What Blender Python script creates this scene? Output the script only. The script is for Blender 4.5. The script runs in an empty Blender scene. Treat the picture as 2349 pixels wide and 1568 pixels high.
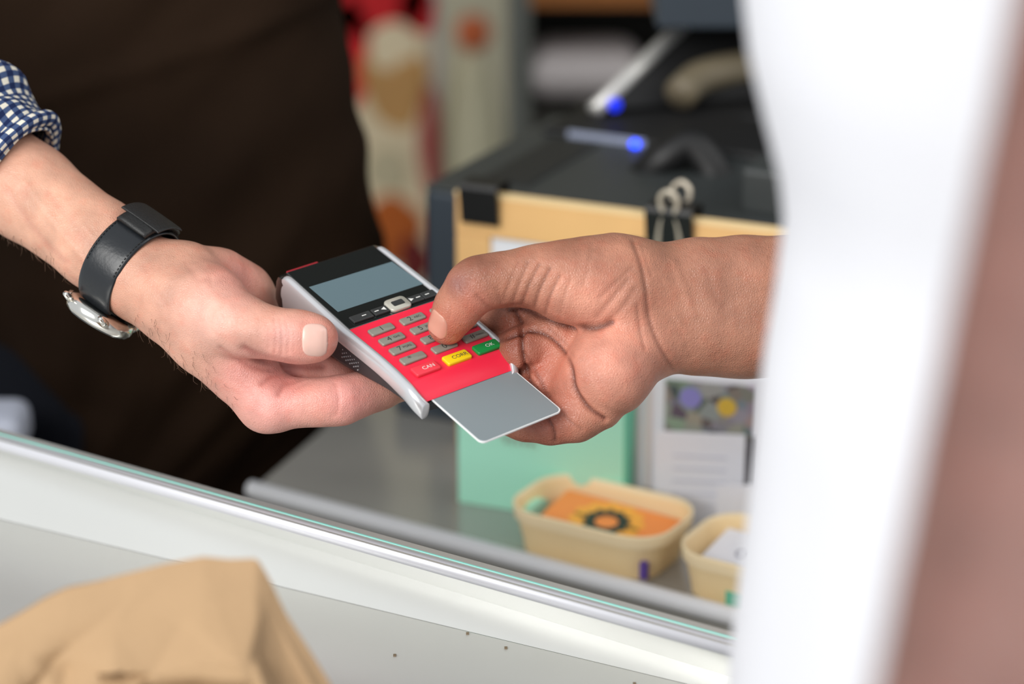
import bpy, bmesh, math, random
import numpy as np
from mathutils import Vector, Matrix, noise
from mathutils.bvhtree import BVHTree

# ---------------------------------------------------------------- camera, world, lights, exposure
scn = bpy.context.scene
COL = scn.collection
PITCH = math.radians(20.0)
CAMZ = 1.5
LENS = 85.0
FX = 2349 * LENS / 36.0
CX, CY = 1174.5, 784.0
cp, sp = math.cos(PITCH), math.sin(PITCH)
cam_d = bpy.data.cameras.new('camera')
cam = bpy.data.objects.new('camera', cam_d)
COL.objects.link(cam)
cam.location = (0, 0, CAMZ)
cam.rotation_euler = (math.pi / 2 - PITCH, 0, 0)
cam_d.lens = LENS
cam_d.sensor_width = 36
cam_d.clip_start = 0.05
cam_d.dof.use_dof = True
cam_d.dof.focus_distance = 1.14
cam_d.dof.aperture_fstop = 4.0
scn.camera = cam

w = bpy.data.worlds.new('world')
scn.world = w
w.use_nodes = True
bg = w.node_tree.nodes['Background']
bg.inputs[0].default_value = (0.92, 0.96, 1.0, 1)
bg.inputs[1].default_value = 0.76

def area(name, loc, target, size, power, color=(1, 1, 1)):
    l = bpy.data.lights.new(name, 'AREA')
    l.shape = 'RECTANGLE'
    l.size, l.size_y = size
    l.energy = power
    l.color = color
    o = bpy.data.objects.new(name, l)
    o.location = loc
    o.rotation_euler = (Vector(target) - Vector(loc)).to_track_quat('-Z', 'Y').to_euler()
    COL.objects.link(o)
area('daylight_from_street', (-1.3, -0.8, 2.4), (0.0, 1.25, 1.05), (2.0, 1.4), 76, (1.0, 0.98, 0.95))
area('daylight_from_side', (1.9, 0.9, 2.4), (0.2, 1.3, 1.0), (1.2, 1.2), 14, (1.0, 0.97, 0.93))
scn.view_settings.view_transform = 'Standard'
scn.view_settings.look = 'None'
scn.view_settings.gamma = 1
scn.view_settings.use_curve_mapping = False
scn.view_settings.exposure = 0.0

# ---------------------------------------------------------------- points
def cw(x, y, z):
    """camera-aligned metres (right, up, away) to world"""
    return Vector((x, y * sp + z * cp, CAMZ + y * cp - z * sp))
def at(px, py, d):
    return cw((px - CX) / FX * d, (CY - py) / FX * d, d)
def onz(px, py, z):
    """the point of the horizontal plane z seen at a pixel"""
    x, y = (px - CX) / FX, (CY - py) / FX
    d = (z - CAMZ) / (y * cp - sp)
    return cw(x * d, y * d, d)
def lin(c):
    return tuple(((v / 255) / 12.92 if v / 255 <= 0.04045 else ((v / 255 + 0.055) / 1.055) ** 2.4) for v in c)

# ---------------------------------------------------------------- materials
def mat(name, rgb, rough=0.6, metal=0.0, spec=0.5, var=0.0, vscale=30, bump=0.0, bscale=80, sss=0.0, emit=None, estr=0, trans=0, coat=0, sheen=0):
    m = bpy.data.materials.new(name)
    m.use_nodes = True
    nt = m.node_tree
    b = nt.nodes['Principled BSDF']
    c = lin(rgb) + (1,)
    b.inputs['Base Color'].default_value = c
    b.inputs['Roughness'].default_value = rough
    b.inputs['Metallic'].default_value = metal
    b.inputs['Specular IOR Level'].default_value = spec
    b.inputs['Coat Weight'].default_value = coat
    b.inputs['Transmission Weight'].default_value = trans
    b.inputs['Sheen Weight'].default_value = sheen
    if sss:
        b.inputs['Subsurface Weight'].default_value = sss
        b.inputs['Subsurface Radius'].default_value = (1.0, 0.35, 0.2)
        b.inputs['Subsurface Scale'].default_value = 0.004
    if emit:
        b.inputs['Emission Color'].default_value = lin(emit) + (1,)
        b.inputs['Emission Strength'].default_value = estr
    tc = nt.nodes.new('ShaderNodeTexCoord')
    n = nt.nodes.new('ShaderNodeTexNoise')
    n.inputs['Scale'].default_value = vscale
    n.inputs['Detail'].default_value = 4
    nt.links.new(tc.outputs['Object'], n.inputs['Vector'])
    mix = nt.nodes.new('ShaderNodeMix')
    mix.data_type = 'RGBA'
    mix.inputs[6].default_value = tuple(v * (1 - var) for v in c[:3]) + (1,)
    mix.inputs[7].default_value = tuple(min(1, v * (1 + var)) for v in c[:3]) + (1,)
    nt.links.new(n.outputs['Fac'], mix.inputs[0])
    nt.links.new(mix.outputs[2], b.inputs['Base Color'])
    if bump:
        n2 = nt.nodes.new('ShaderNodeTexNoise')
        n2.inputs['Scale'].default_value = bscale
        n2.inputs['Detail'].default_value = 5
        nt.links.new(tc.outputs['Object'], n2.inputs['Vector'])
        bp = nt.nodes.new('ShaderNodeBump')
        bp.inputs['Strength'].default_value = bump
        bp.inputs['Distance'].default_value = 0.002
        nt.links.new(n2.outputs['Fac'], bp.inputs['Height'])
        nt.links.new(bp.outputs['Normal'], b.inputs['Normal'])
    return m

def skin_mat(name, rough, bumpd, vscale=900):
    m = mat(name, (200, 150, 130), rough=rough, sss=0.12, spec=0.4)
    nt = m.node_tree
    b = nt.nodes['Principled BSDF']
    at_ = nt.nodes.new('ShaderNodeVertexColor')
    at_.layer_name = 'tone'
    tc = nt.nodes.new('ShaderNodeTexCoord')
    n = nt.nodes.new('ShaderNodeTexNoise')
    n.inputs['Scale'].default_value = 55
    n.inputs['Detail'].default_value = 6
    nt.links.new(tc.outputs['Object'], n.inputs['Vector'])
    rmp = nt.nodes.new('ShaderNodeMapRange')
    rmp.inputs[1].default_value = 0.3; rmp.inputs[2].default_value = 0.7
    rmp.inputs[3].default_value = 0.80; rmp.inputs[4].default_value = 1.16
    nt.links.new(n.outputs['Fac'], rmp.inputs[0])
    mx = nt.nodes.new('ShaderNodeVectorMath'); mx.operation = 'SCALE'
    nt.links.new(at_.outputs['Color'], mx.inputs[0])
    nt.links.new(rmp.outputs[0], mx.inputs['Scale'])
    n3 = nt.nodes.new('ShaderNodeTexNoise'); n3.inputs['Scale'].default_value = 130; n3.inputs['Detail'].default_value = 5
    nt.links.new(tc.outputs['Object'], n3.inputs['Vector'])
    r3 = nt.nodes.new('ShaderNodeMapRange'); r3.inputs[1].default_value = .5; r3.inputs[2].default_value = .72; r3.inputs[4].default_value = .55
    nt.links.new(n3.outputs['Fac'], r3.inputs[0])
    mr = nt.nodes.new('ShaderNodeVectorMath'); mr.operation = 'MULTIPLY'; mr.inputs[1].default_value = (1.0, .78, .74)
    nt.links.new(mx.outputs[0], mr.inputs[0])
    m3 = nt.nodes.new('ShaderNodeMix'); m3.data_type = 'VECTOR'
    nt.links.new(r3.outputs[0], m3.inputs[0]); nt.links.new(mx.outputs[0], m3.inputs[4]); nt.links.new(mr.outputs[0], m3.inputs[5])
    nt.links.new(m3.outputs[1], b.inputs['Base Color'])
    v = nt.nodes.new('ShaderNodeTexVoronoi')
    v.inputs['Scale'].default_value = vscale
    v.feature = 'DISTANCE_TO_EDGE'
    nt.links.new(tc.outputs['Object'], v.inputs['Vector'])
    n2 = nt.nodes.new('ShaderNodeTexNoise')
    n2.inputs['Scale'].default_value = 260
    n2.inputs['Detail'].default_value = 6
    nt.links.new(tc.outputs['Object'], n2.inputs['Vector'])
    ad = nt.nodes.new('ShaderNodeMath'); ad.operation = 'ADD'
    nt.links.new(v.outputs['Distance'], ad.inputs[0]); nt.links.new(n2.outputs['Fac'], ad.inputs[1])
    bp = nt.nodes.new('ShaderNodeBump')
    bp.inputs['Strength'].default_value = 0.45
    bp.inputs['Distance'].default_value = bumpd
    nt.links.new(ad.outputs[0], bp.inputs['Height'])
    nt.links.new(bp.outputs['Normal'], b.inputs['Normal'])
    return m

M = {}
M['fascia'] = mat('fascia_steel', (210, 211, 208), rough=0.3, metal=0.5, var=0.08, vscale=5)
M['steel'] = mat('brushed_steel', (166, 164, 158), rough=0.2, metal=0.3, var=0.1, vscale=14, bump=0.06, bscale=40)
M['steel_shelf'] = mat('worn_steel', (218, 218, 214), rough=0.32, metal=0.45, var=0.06, vscale=9, bump=0.05, bscale=30)
M['steel_bright'] = mat('bright_steel', (205, 206, 212), rough=0.42, metal=0.3, var=0.03)
M['dark_strip'] = mat('polished_dark_steel', (128, 127, 123), rough=0.16, metal=0.5, var=0.08, vscale=10)
M['glass_edge'] = mat('green_glass_edge', (150, 225, 215), rough=0.1, spec=0.8)
M['silver'] = mat('silver_plastic', (208, 209, 212), rough=0.25, metal=0.5, var=0.03)
M['charcoal'] = mat('charcoal_plastic', (44, 45, 48), rough=0.45, var=0.1, vscale=200, bump=0.2, bscale=2500)
M['gloss_black'] = mat('gloss_black', (22, 25, 25), rough=0.12, spec=0.7, coat=0.6)
M['lcd'] = mat('lcd_grey', (100, 120, 127), rough=0.18, spec=0.5, coat=0.4)
M['red'] = mat('red_plastic', (238, 42, 70), rough=0.3, var=0.03)
M['accent'] = mat('accent_red', (150, 34, 44), rough=0.4)
M['key_grey'] = mat('key_grey', (146, 143, 132), rough=0.4, metal=0.2, var=0.04)
M['key_red'] = mat('key_red', (236, 58, 74), rough=0.4)
M['key_yellow'] = mat('key_yellow', (238, 205, 20), rough=0.4)
M['key_green'] = mat('key_green', (16, 138, 62), rough=0.4)
M['ink'] = mat('ink_dark', (60, 60, 58), rough=0.6)
M['ink_white'] = mat('ink_white', (225, 225, 220), rough=0.6)
M['nav'] = mat('nav_button', (186, 184, 172), rough=0.3, metal=0.2)
M['dark_key'] = mat('dark_key', (52, 54, 54), rough=0.35)
M['card'] = mat('grey_card', (130, 142, 146), rough=0.4, var=0.01)
M['card_edge'] = mat('white_card_core', (238, 240, 240), rough=0.5)
M['skin_l'] = skin_mat('fair_skin', 0.4, 0.0007)
M['skin_r'] = skin_mat('brown_skin', 0.36, 0.0011)
M['nail_l'] = mat('nail_fair', (236, 190, 176), rough=0.25, var=0.05, vscale=120, sss=0.1)
M['nail_r'] = mat('nail_brown', (205, 150, 130), rough=0.22, var=0.06, vscale=120)
M['leather'] = mat('black_leather', (26, 29, 33), rough=0.3, var=0.2, vscale=60, bump=0.06, bscale=500)
M['leather2'] = mat('black_rubber', (26, 26, 26), rough=0.5, bump=0.2, bscale=700)
M['chrome'] = mat('chrome', (225, 222, 215), rough=0.15, metal=1.0)
M['apron'] = mat('brown_apron_cloth', (37, 25, 16), rough=0.85, var=0.45, vscale=9, bump=0.25, bscale=900, spec=0.08)
M['cloth_dark'] = mat('dark_trousers', (20, 22, 28), rough=0.9, spec=0.1)
M['tshirt'] = mat('white_cotton', (214, 215, 220), rough=0.9, spec=0.1, bump=0.2, bscale=1200, sss=0.0)
M['kraft'] = mat('kraft_paper', (170, 140, 106), rough=0.75, var=0.05, vscale=60, bump=0.15, bscale=300, spec=0.25)
M['pbox'] = mat('printer_black', (52, 56, 56), rough=0.5, var=0.06, vscale=60)
M['pbox_side'] = mat('blue_black_plastic', (48, 57, 66), rough=0.55, var=0.05)
M['black'] = mat('matte_black', (14, 14, 15), rough=0.6)
M['slot'] = mat('slot_black', (32, 33, 32), rough=0.6)
M['label'] = mat('pale_label', (150, 158, 180), rough=0.5)
M['led'] = mat('blue_light', (20, 60, 255), emit=(25, 70, 255), estr=5)
M['wood'] = mat('pale_wood', (232, 184, 122), rough=0.6, var=0.1, vscale=18)
M['wood_edge'] = mat('pale_wood_edge', (245, 214, 160), rough=0.6, var=0.06, vscale=18)
M['basket'] = mat('wood_veneer', (250, 222, 172), rough=0.6, var=0.06, vscale=25)
M['basket_rim'] = mat('veneer_rim', (250, 228, 186), rough=0.6, var=0.04, vscale=25)
M['paper'] = mat('white_paper', (232, 233, 240), rough=0.7, var=0.02)
M['paper2'] = mat('warm_paper', (226, 214, 212), rough=0.7, var=0.03)
M['mint'] = mat('mint_card', (172, 236, 210), rough=0.45, var=0.02)
M['mint_dark'] = mat('mint_edge', (104, 190, 160), rough=0.45)
M['orange'] = mat('orange_card', (250, 150, 75), rough=0.5, var=0.05, vscale=40)
M['pink'] = mat('pink_edge', (225, 120, 140), rough=0.5)
M['purple'] = mat('purple_print', (92, 66, 150), rough=0.5)
M['wall'] = mat('back_wall', (188, 182, 158), rough=0.9, var=0.14, vscale=3.5)
M['floor'] = mat('floor_tile', (58, 56, 54), rough=0.6, var=0.2, vscale=4)
M['added_ceiling'] = mat('added_awning', (120, 118, 112), rough=0.9)
M['reddeep'] = mat('deep_red', (205, 10, 22), rough=0.6, var=0.1)
M['brown'] = mat('brown_shelf', (150, 92, 40), rough=0.6, var=0.2, vscale=8)
M['cream'] = mat('cream_bag', (236, 218, 182), rough=0.7, var=0.18, vscale=20)
M['tan'] = mat('tan_bread', (200, 152, 92), rough=0.7, var=0.25, vscale=18)
M['rust'] = mat('rust_orange', (190, 96, 28), rough=0.6, var=0.25, vscale=14)
M['orangeball'] = mat('orange_peel', (210, 106, 58), rough=0.5, var=0.1)
M['greybox'] = mat('grey_white_plastic', (186, 178, 176), rough=0.5)
M['cabinet'] = mat('dark_cabinet', (34, 31, 24), rough=0.7, var=0.2, vscale=6)
M['alu'] = mat('aluminium', (205, 204, 200), rough=0.35, metal=0.35)
M['cable'] = mat('black_cable', (10, 10, 11), rough=0.5)
M['cable2'] = mat('beige_cable', (112, 102, 82), rough=0.5)

def gingham():
    m = bpy.data.materials.new('gingham_cotton')
    m.use_nodes = True
    nt = m.node_tree
    b = nt.nodes['Principled BSDF']
    b.inputs['Roughness'].default_value = 0.9
    b.inputs['Specular IOR Level'].default_value = 0.15
    uv = nt.nodes.new('ShaderNodeUVMap'); uv.uv_map = 'UVMap'
    sep = nt.nodes.new('ShaderNodeSeparateXYZ')
    nt.links.new(uv.outputs[0], sep.inputs[0])
    def stripe(out):
        f = nt.nodes.new('ShaderNodeMath'); f.operation = 'FRACT'
        nt.links.new(out, f.inputs[0])
        g = nt.nodes.new('ShaderNodeMath'); g.operation = 'GREATER_THAN'
        nt.links.new(f.outputs[0], g.inputs[0]); g.inputs[1].default_value = 0.5
        return g.outputs[0]
    a, c = stripe(sep.outputs[0]), stripe(sep.outputs[1])
    s = nt.nodes.new('ShaderNodeMath'); s.operation = 'ADD'
    nt.links.new(a, s.inputs[0]); nt.links.new(c, s.inputs[1])
    h = nt.nodes.new('ShaderNodeMath'); h.operation = 'MULTIPLY'; h.inputs[1].default_value = 0.5
    nt.links.new(s.outputs[0], h.inputs[0])
    r = nt.nodes.new('ShaderNodeValToRGB')
    r.color_ramp.interpolation = 'CONSTANT'
    e = r.color_ramp.elements
    e[0].position = 0; e[0].color = lin((222, 216, 200)) + (1,)
    e[1].position = 0.25; e[1].color = lin((66, 82, 116)) + (1,)
    x = e.new(0.75); x.color = lin((28, 40, 76)) + (1,)
    nt.links.new(h.outputs[0], r.inputs[0])
    nt.links.new(r.outputs[0], b.inputs['Base Color'])
    return m
M['gingham'] = gingham()

def collage():
    m = mat('photo_collage', (120, 110, 120), rough=0.5)
    nt = m.node_tree; b = nt.nodes['Principled BSDF']
    tc = nt.nodes.new('ShaderNodeTexCoord')
    v = nt.nodes.new('ShaderNodeTexVoronoi'); v.inputs['Scale'].default_value = 120
    nt.links.new(tc.outputs['Object'], v.inputs['Vector'])
    hs = nt.nodes.new('ShaderNodeHueSaturation')
    hs.inputs['Saturation'].default_value = 0.32; hs.inputs['Value'].default_value = 0.36
    nt.links.new(v.outputs['Color'], hs.inputs['Color'])
    nt.links.new(hs.outputs[0], b.inputs['Base Color'])
    return m
M['collage'] = collage()

# ---------------------------------------------------------------- object helpers
def put(name, verts, faces, m, parent=None, smooth=False, mats=None, midx=None, world=True):
    """verts in world coordinates; when parented they are moved into the parent's space"""
    me = bpy.data.meshes.new(name)
    vs = [Vector(v) for v in verts]
    inv = parent.matrix_world.inverted() if (parent and world) else None
    if inv is not None:
        vs = [inv @ v for v in vs]
        off = None
    me.from_pydata([tuple(v) for v in vs], [], faces)
    for mm in (mats or [m]):
        me.materials.append(mm)
    if midx is not None:
        me.polygons.foreach_set('material_index', midx)
    if smooth:
        me.polygons.foreach_set('use_smooth', [True] * len(me.polygons))
    bm = bmesh.new(); bm.from_mesh(me)
    bmesh.ops.recalc_face_normals(bm, faces=bm.faces)
    bm.to_mesh(me); bm.free()
    o = bpy.data.objects.new(name, me)
    COL.objects.link(o)
    if parent:
        o.parent = parent
    return o
def tag(o, label=None, cat=None, group=None, kind=None):
    if label: o['label'] = label
    if cat: o['category'] = cat
    if group: o['group'] = group
    if kind: o['kind'] = kind
    return o
def thing(name, loc, label, cat, rot=None, group=None):
    o = bpy.data.objects.new(name, None)
    o.empty_display_size = 0.02
    COL.objects.link(o)
    mw = Matrix.Translation(Vector(loc))
    if rot is not None: mw = mw @ rot.to_4x4()
    o.matrix_world = mw
    WM[o.name] = mw
    bpy.context.view_layer.update()
    return tag(o, label, cat, group)
WM = {}
def bevel(o, wdt, seg=3):
    m = o.modifiers.new('bevel', 'BEVEL'); m.width = wdt; m.segments = seg; m.limit_method = 'ANGLE'; m.angle_limit = math.radians(30)
    o.data.polygons.foreach_set('use_smooth', [True] * len(o.data.polygons))
    wn = o.modifiers.new('wn', 'WEIGHTED_NORMAL'); wn.keep_sharp = True
    return o
def boxverts(x0, x1, y0, y1, z0, z1):
    v = [(x, y, z) for x in (x0, x1) for y in (y0, y1) for z in (z0, z1)]
    f = [(0, 1, 3, 2), (4, 6, 7, 5), (0, 4, 5, 1), (2, 3, 7, 6), (0, 2, 6, 4), (1, 5, 7, 3)]
    return v, f
def lbox(name, par, b, m, bev=0, seg=3):
    """box in the parent's own space"""
    v, f = boxverts(*b)
    o = put(name, v, f, m, par, world=False)
    if bev: bevel(o, bev, seg)
    return o
def merge(parts):
    V, F = [], []
    for v, f in parts:
        n = len(V); V += list(v); F += [tuple(i + n for i in q) for q in f]
    return V, F
def loft(rings, cap=True, closed=True):
    n = len(rings[0]); V = [p for r in rings for p in r]; F = []
    for i in range(len(rings) - 1):
        for j in range(n if closed else n - 1):
            k = (j + 1) % n
            F.append((i * n + j, i * n + k, (i + 1) * n + k, (i + 1) * n + j))
    if cap:
        F.append(tuple(range(n))[::-1]); F.append(tuple(range((len(rings) - 1) * n, len(rings) * n)))
    return V, F
def tube(pts, r, seg=10, cap=True):
    pts = [Vector(p) for p in pts]; rings = []
    up = Vector((0.13, 0.21, 1)).normalized()
    for i, p in enumerate(pts):
        t = (pts[min(i + 1, len(pts) - 1)] - pts[max(i - 1, 0)]).normalized()
        a = t.cross(up)
        if a.length < 0.05: a = t.cross(Vector((1, 0, 0)))
        a.normalize(); b = t.cross(a); up = -b if (-b).dot(up) > 0 else b
        rr = r[i] if isinstance(r, (list, tuple)) else r
        rings.append([p + a * (math.cos(q) * rr) + b * (math.sin(q) * rr) for q in [2 * math.pi * k / seg for k in range(seg)]])
    return loft(rings, cap)
def smoothpath(pts, n=8):
    P = [Vector(p) for p in pts]; out = []
    for i in range(len(P) - 1):
        a, b, c, d = P[max(i - 1, 0)], P[i], P[i + 1], P[min(i + 2, len(P) - 1)]
        for k in range(n):
            t = k / n
            out.append(0.5 * ((2 * b) + (c - a) * t + (2 * a - 5 * b + 4 * c - d) * t * t + (3 * b - a - 3 * c + d) * t ** 3))
    out.append(P[-1]); return out
def yawm(deg): return Matrix.Rotation(math.radians(deg), 3, 'Z')

# text as mesh data (verts, faces) in a plane, centred
def textmesh(s, size, depth=0.0):
    cu = bpy.data.curves.new('txt', 'FONT'); cu.body = s; cu.size = size
    cu.align_x = 'CENTER'; cu.align_y = 'CENTER'; cu.extrude = depth
    o = bpy.data.objects.new('txt', cu); COL.objects.link(o)
    dg = bpy.context.evaluated_depsgraph_get()
    me = bpy.data.meshes.new_from_object(o.evaluated_get(dg))
    V = [tuple(v.co) for v in me.vertices]; F = [tuple(p.vertices) for p in me.polygons]
    bpy.data.objects.remove(o); bpy.data.curves.remove(cu); bpy.data.meshes.remove(me)
    return V, F

# ---------------------------------------------------------------- distance-field bodies
def smin(a, b, k):
    h = np.maximum(k - np.abs(a - b), 0) / k
    return np.minimum(a, b) - h * h * k * 0.25
class Field:
    def blank(s):
        g = Field.__new__(Field); g.lo = s.lo; g.h = s.h; g.n = s.n; g.f = np.full(s.n, 25.0, np.float32); return g
    def __init__(s, lo, hi, h):
        s.lo = np.array(lo, float); s.h = h
        s.n = np.ceil((np.array(hi) - s.lo) / h).astype(int) + 1
        s.f = np.full(s.n, 25.0, np.float32)
    def cone(s, a, b, ra, rb, k=4.0, flat=None):
        a = np.array(a, float); b = np.array(b, float); R = max(ra, rb) + 24
        lo = np.maximum(((np.minimum(a, b) - R - s.lo) / s.h).astype(int), 0)
        hi = np.minimum(((np.maximum(a, b) + R - s.lo) / s.h).astype(int) + 2, s.n)
        if np.any(hi <= lo): return
        ax = [s.lo[i] + s.h * np.arange(lo[i], hi[i]) for i in range(3)]
        X, Y, Z = np.meshgrid(*ax, indexing='ij')
        ba = b - a; L = max(ba @ ba, 1e-9)
        t = np.clip(((X - a[0]) * ba[0] + (Y - a[1]) * ba[1] + (Z - a[2]) * ba[2]) / L, 0, 1)
        dx, dy, dz = X - a[0] - t * ba[0], Y - a[1] - t * ba[1], Z - a[2] - t * ba[2]
        if flat:
            m, q = np.array(flat[0], float), flat[1]; m /= np.linalg.norm(m)
            u = (dx * m[0] + dy * m[1] + dz * m[2]) * (q - 1)
            dx, dy, dz = dx + u * m[0], dy + u * m[1], dz + u * m[2]
        d = np.sqrt(dx * dx + dy * dy + dz * dz) - (ra + (rb - ra) * t)
        sl = tuple(slice(lo[i], hi[i]) for i in range(3))
        s.f[sl] = smin(s.f[sl], d.astype(np.float32), k)
def surface(F):
    f = F.f; ins = f < 0
    c = [ins[i:ins.shape[0] - 1 + i, j:ins.shape[1] - 1 + j, k:ins.shape[2] - 1 + k] for i in (0, 1) for j in (0, 1) for k in (0, 1)]
    cnt = sum(x.astype(np.int8) for x in c)
    act = (cnt > 0) & (cnt < 8)
    idx = np.full(act.shape, -1, np.int64); ci = np.argwhere(act); idx[act] = np.arange(len(ci))
    acc = np.zeros((len(ci), 3)); num = np.zeros(len(ci))
    for ax in range(3):
        o1, o2 = [a for a in range(3) if a != ax]
        for p in (0, 1):
            for q in (0, 1):
                A = ci.copy(); A[:, o1] += p; A[:, o2] += q
                B = A.copy(); B[:, ax] += 1
                fa, fb = f[tuple(A.T)], f[tuple(B.T)]
                m = (fa < 0) != (fb < 0)
                t = fa[m] / (fa[m] - fb[m])
                pt = A[m].astype(float); pt[:, ax] += t
                acc[m] += pt; num[m] += 1
    V = F.lo + F.h * acc / num[:, None]
    Q = []
    for ax in range(3):
        o1, o2 = [(1, 2), (2, 0), (0, 1)][ax]
        s1 = [slice(1, -1)] * 3; s1[ax] = slice(0, -1); s2 = [slice(1, -1)] * 3; s2[ax] = slice(1, None)
        a, b = ins[tuple(s1)], ins[tuple(s2)]
        e = np.argwhere(a != b); 
        if not len(e): continue
        flip = a[tuple(e.T)]
        off = np.ones(3, int); off[ax] = 0
        g = e + off
        def cell(d1, d2):
            h = g.copy(); h[:, o1] -= d1; h[:, o2] -= d2
            return idx[tuple(h.T)]
        q = np.stack([cell(1, 1), cell(0, 1), cell(0, 0), cell(1, 0)], 1)
        q[~flip] = q[~flip][:, ::-1]
        Q.append(q)
    return V, np.concatenate(Q)
D0 = 1150.0
def P(px, py, zz):
    d = D0 + zz
    return np.array([(px - CX) / FX * d, (CY - py) / FX * d, d])
def chain(F, pts, k=4.0, flat=None):
    for a, b in zip(pts[:-1], pts[1:]):
        F.cone(P(*a[:3]), P(*b[:3]), a[3], b[3], k, flat)

def relax(V, Q, it=2, lam=0.5):
    E = np.concatenate([Q[:, [0, 1]], Q[:, [1, 2]], Q[:, [2, 3]], Q[:, [3, 0]]])
    E = np.concatenate([E, E[:, ::-1]])
    for _ in range(it):
        s = np.zeros_like(V); n = np.zeros(len(V))
        np.add.at(s, E[:, 0], V[E[:, 1]]); np.add.at(n, E[:, 0], 1)
        V = V + lam * (s / n[:, None] - V)
    return V
def normals(V, Q):
    a = V[Q[:, 2]] - V[Q[:, 0]]; b = V[Q[:, 3]] - V[Q[:, 1]]
    n = np.cross(a, b); N = np.zeros_like(V)
    for i in range(4): np.add.at(N, Q[:, i], n)
    return N / (np.linalg.norm(N, axis=1, keepdims=True) + 1e-12)
def polydist(U, poly):
    d = np.full(len(U), 1e9)
    for a, b in zip(poly[:-1], poly[1:]):
        a = np.array(a, float); b = np.array(b, float); ba = b - a
        t = np.clip(((U - a) @ ba) / (ba @ ba + 1e-9), 0, 1)
        d = np.minimum(d, np.linalg.norm(U - a - t[:, None] * ba, axis=1))
    return d
def carve(V, Q, creases):
    """press real creases (depth, width in mm) and ridges into the side of the hand that carries them"""
    N = normals(V, Q)
    if (N[:, 2] * 1.0)[V[:, 2] < np.percentile(V[:, 2], 3)].mean() > 0: N = -N
    face = np.clip(-N[:, 2] * 1.6, 0, 1)
    U = np.stack([CX + FX * V[:, 0] / V[:, 2], CY - FX * V[:, 1] / V[:, 2]], 1)
    disp = np.zeros(len(V)); dark = np.zeros(len(V))
    for poly, dep, wid in creases:
        poly = [(p.x, p.y) for p in smoothpath([(x, y, 0) for x, y in poly], 5)]
        d = polydist(U, poly) / (4.82 * wid)
        g = np.exp(-d * d)
        disp -= dep * g * face
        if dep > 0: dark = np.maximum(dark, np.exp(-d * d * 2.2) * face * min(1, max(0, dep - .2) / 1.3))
    return V + N * disp[:, None], U, N, dark
def to_world(V):
    V = V / 1000.0
    return np.stack([V[:, 0], V[:, 1] * sp + V[:, 2] * cp, CAMZ + V[:, 1] * cp - V[:, 2] * sp], 1)
def coarse(prims, h=7.0, k=30.0):
    """big body masses: prims = (worldA, worldB, ra, rb) metres"""
    A = [np.array(p[0]) * 1000 for p in prims] + [np.array(p[1]) * 1000 for p in prims]
    lo = np.min(A, 0) - 190; hi = np.max(A, 0) + 190
    F = Field(lo, hi, h)
    F.f[:] = 60
    for a, b, ra, rb in prims:
        F.cone(np.array(a) * 1000, np.array(b) * 1000, ra * 1000, rb * 1000, k)
    # clip box edges
    V, Q = surface(F)
    return relax(V, Q, 2) / 1000.0, Q
def body_object(name, V, Q, tone, m, label, cat='person', extra=None):
    """one continuous mesh"""
    if extra is not None:
        V2, Q2, t2 = extra
        Q = np.concatenate([Q, Q2 + len(V)]); V = np.concatenate([V, V2])
        t2 = t2(V2) if callable(t2) else np.tile(np.array(t2), (len(V2), 1))
        tone = np.concatenate([tone, t2])
    me = bpy.data.meshes.new(name)
    me.vertices.add(len(V)); me.vertices.foreach_set('co', V.astype(np.float32).ravel())
    me.loops.add(len(Q) * 4); me.loops.foreach_set('vertex_index', Q.astype(np.int32).ravel())
    me.polygons.add(len(Q)); me.polygons.foreach_set('loop_start', np.arange(0, len(Q) * 4, 4, dtype=np.int32))
    me.polygons.foreach_set('use_smooth', np.ones(len(Q), bool))
    me.update(calc_edges=True); me.validate()
    ca = me.color_attributes.new('tone', 'FLOAT_COLOR', 'POINT')
    ca.data.foreach_set('color', np.concatenate([tone, np.ones((len(tone), 1))], 1).astype(np.float32).ravel())
    me.materials.append(m)
    o = bpy.data.objects.new(name, me); COL.objects.link(o)
    return tag(o, label, cat)
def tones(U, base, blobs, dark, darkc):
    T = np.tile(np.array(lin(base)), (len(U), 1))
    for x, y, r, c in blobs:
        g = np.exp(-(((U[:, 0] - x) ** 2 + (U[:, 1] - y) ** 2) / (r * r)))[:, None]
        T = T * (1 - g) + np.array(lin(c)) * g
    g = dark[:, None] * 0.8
    return T * (1 - g) + np.array(lin(darkc)) * g
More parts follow.
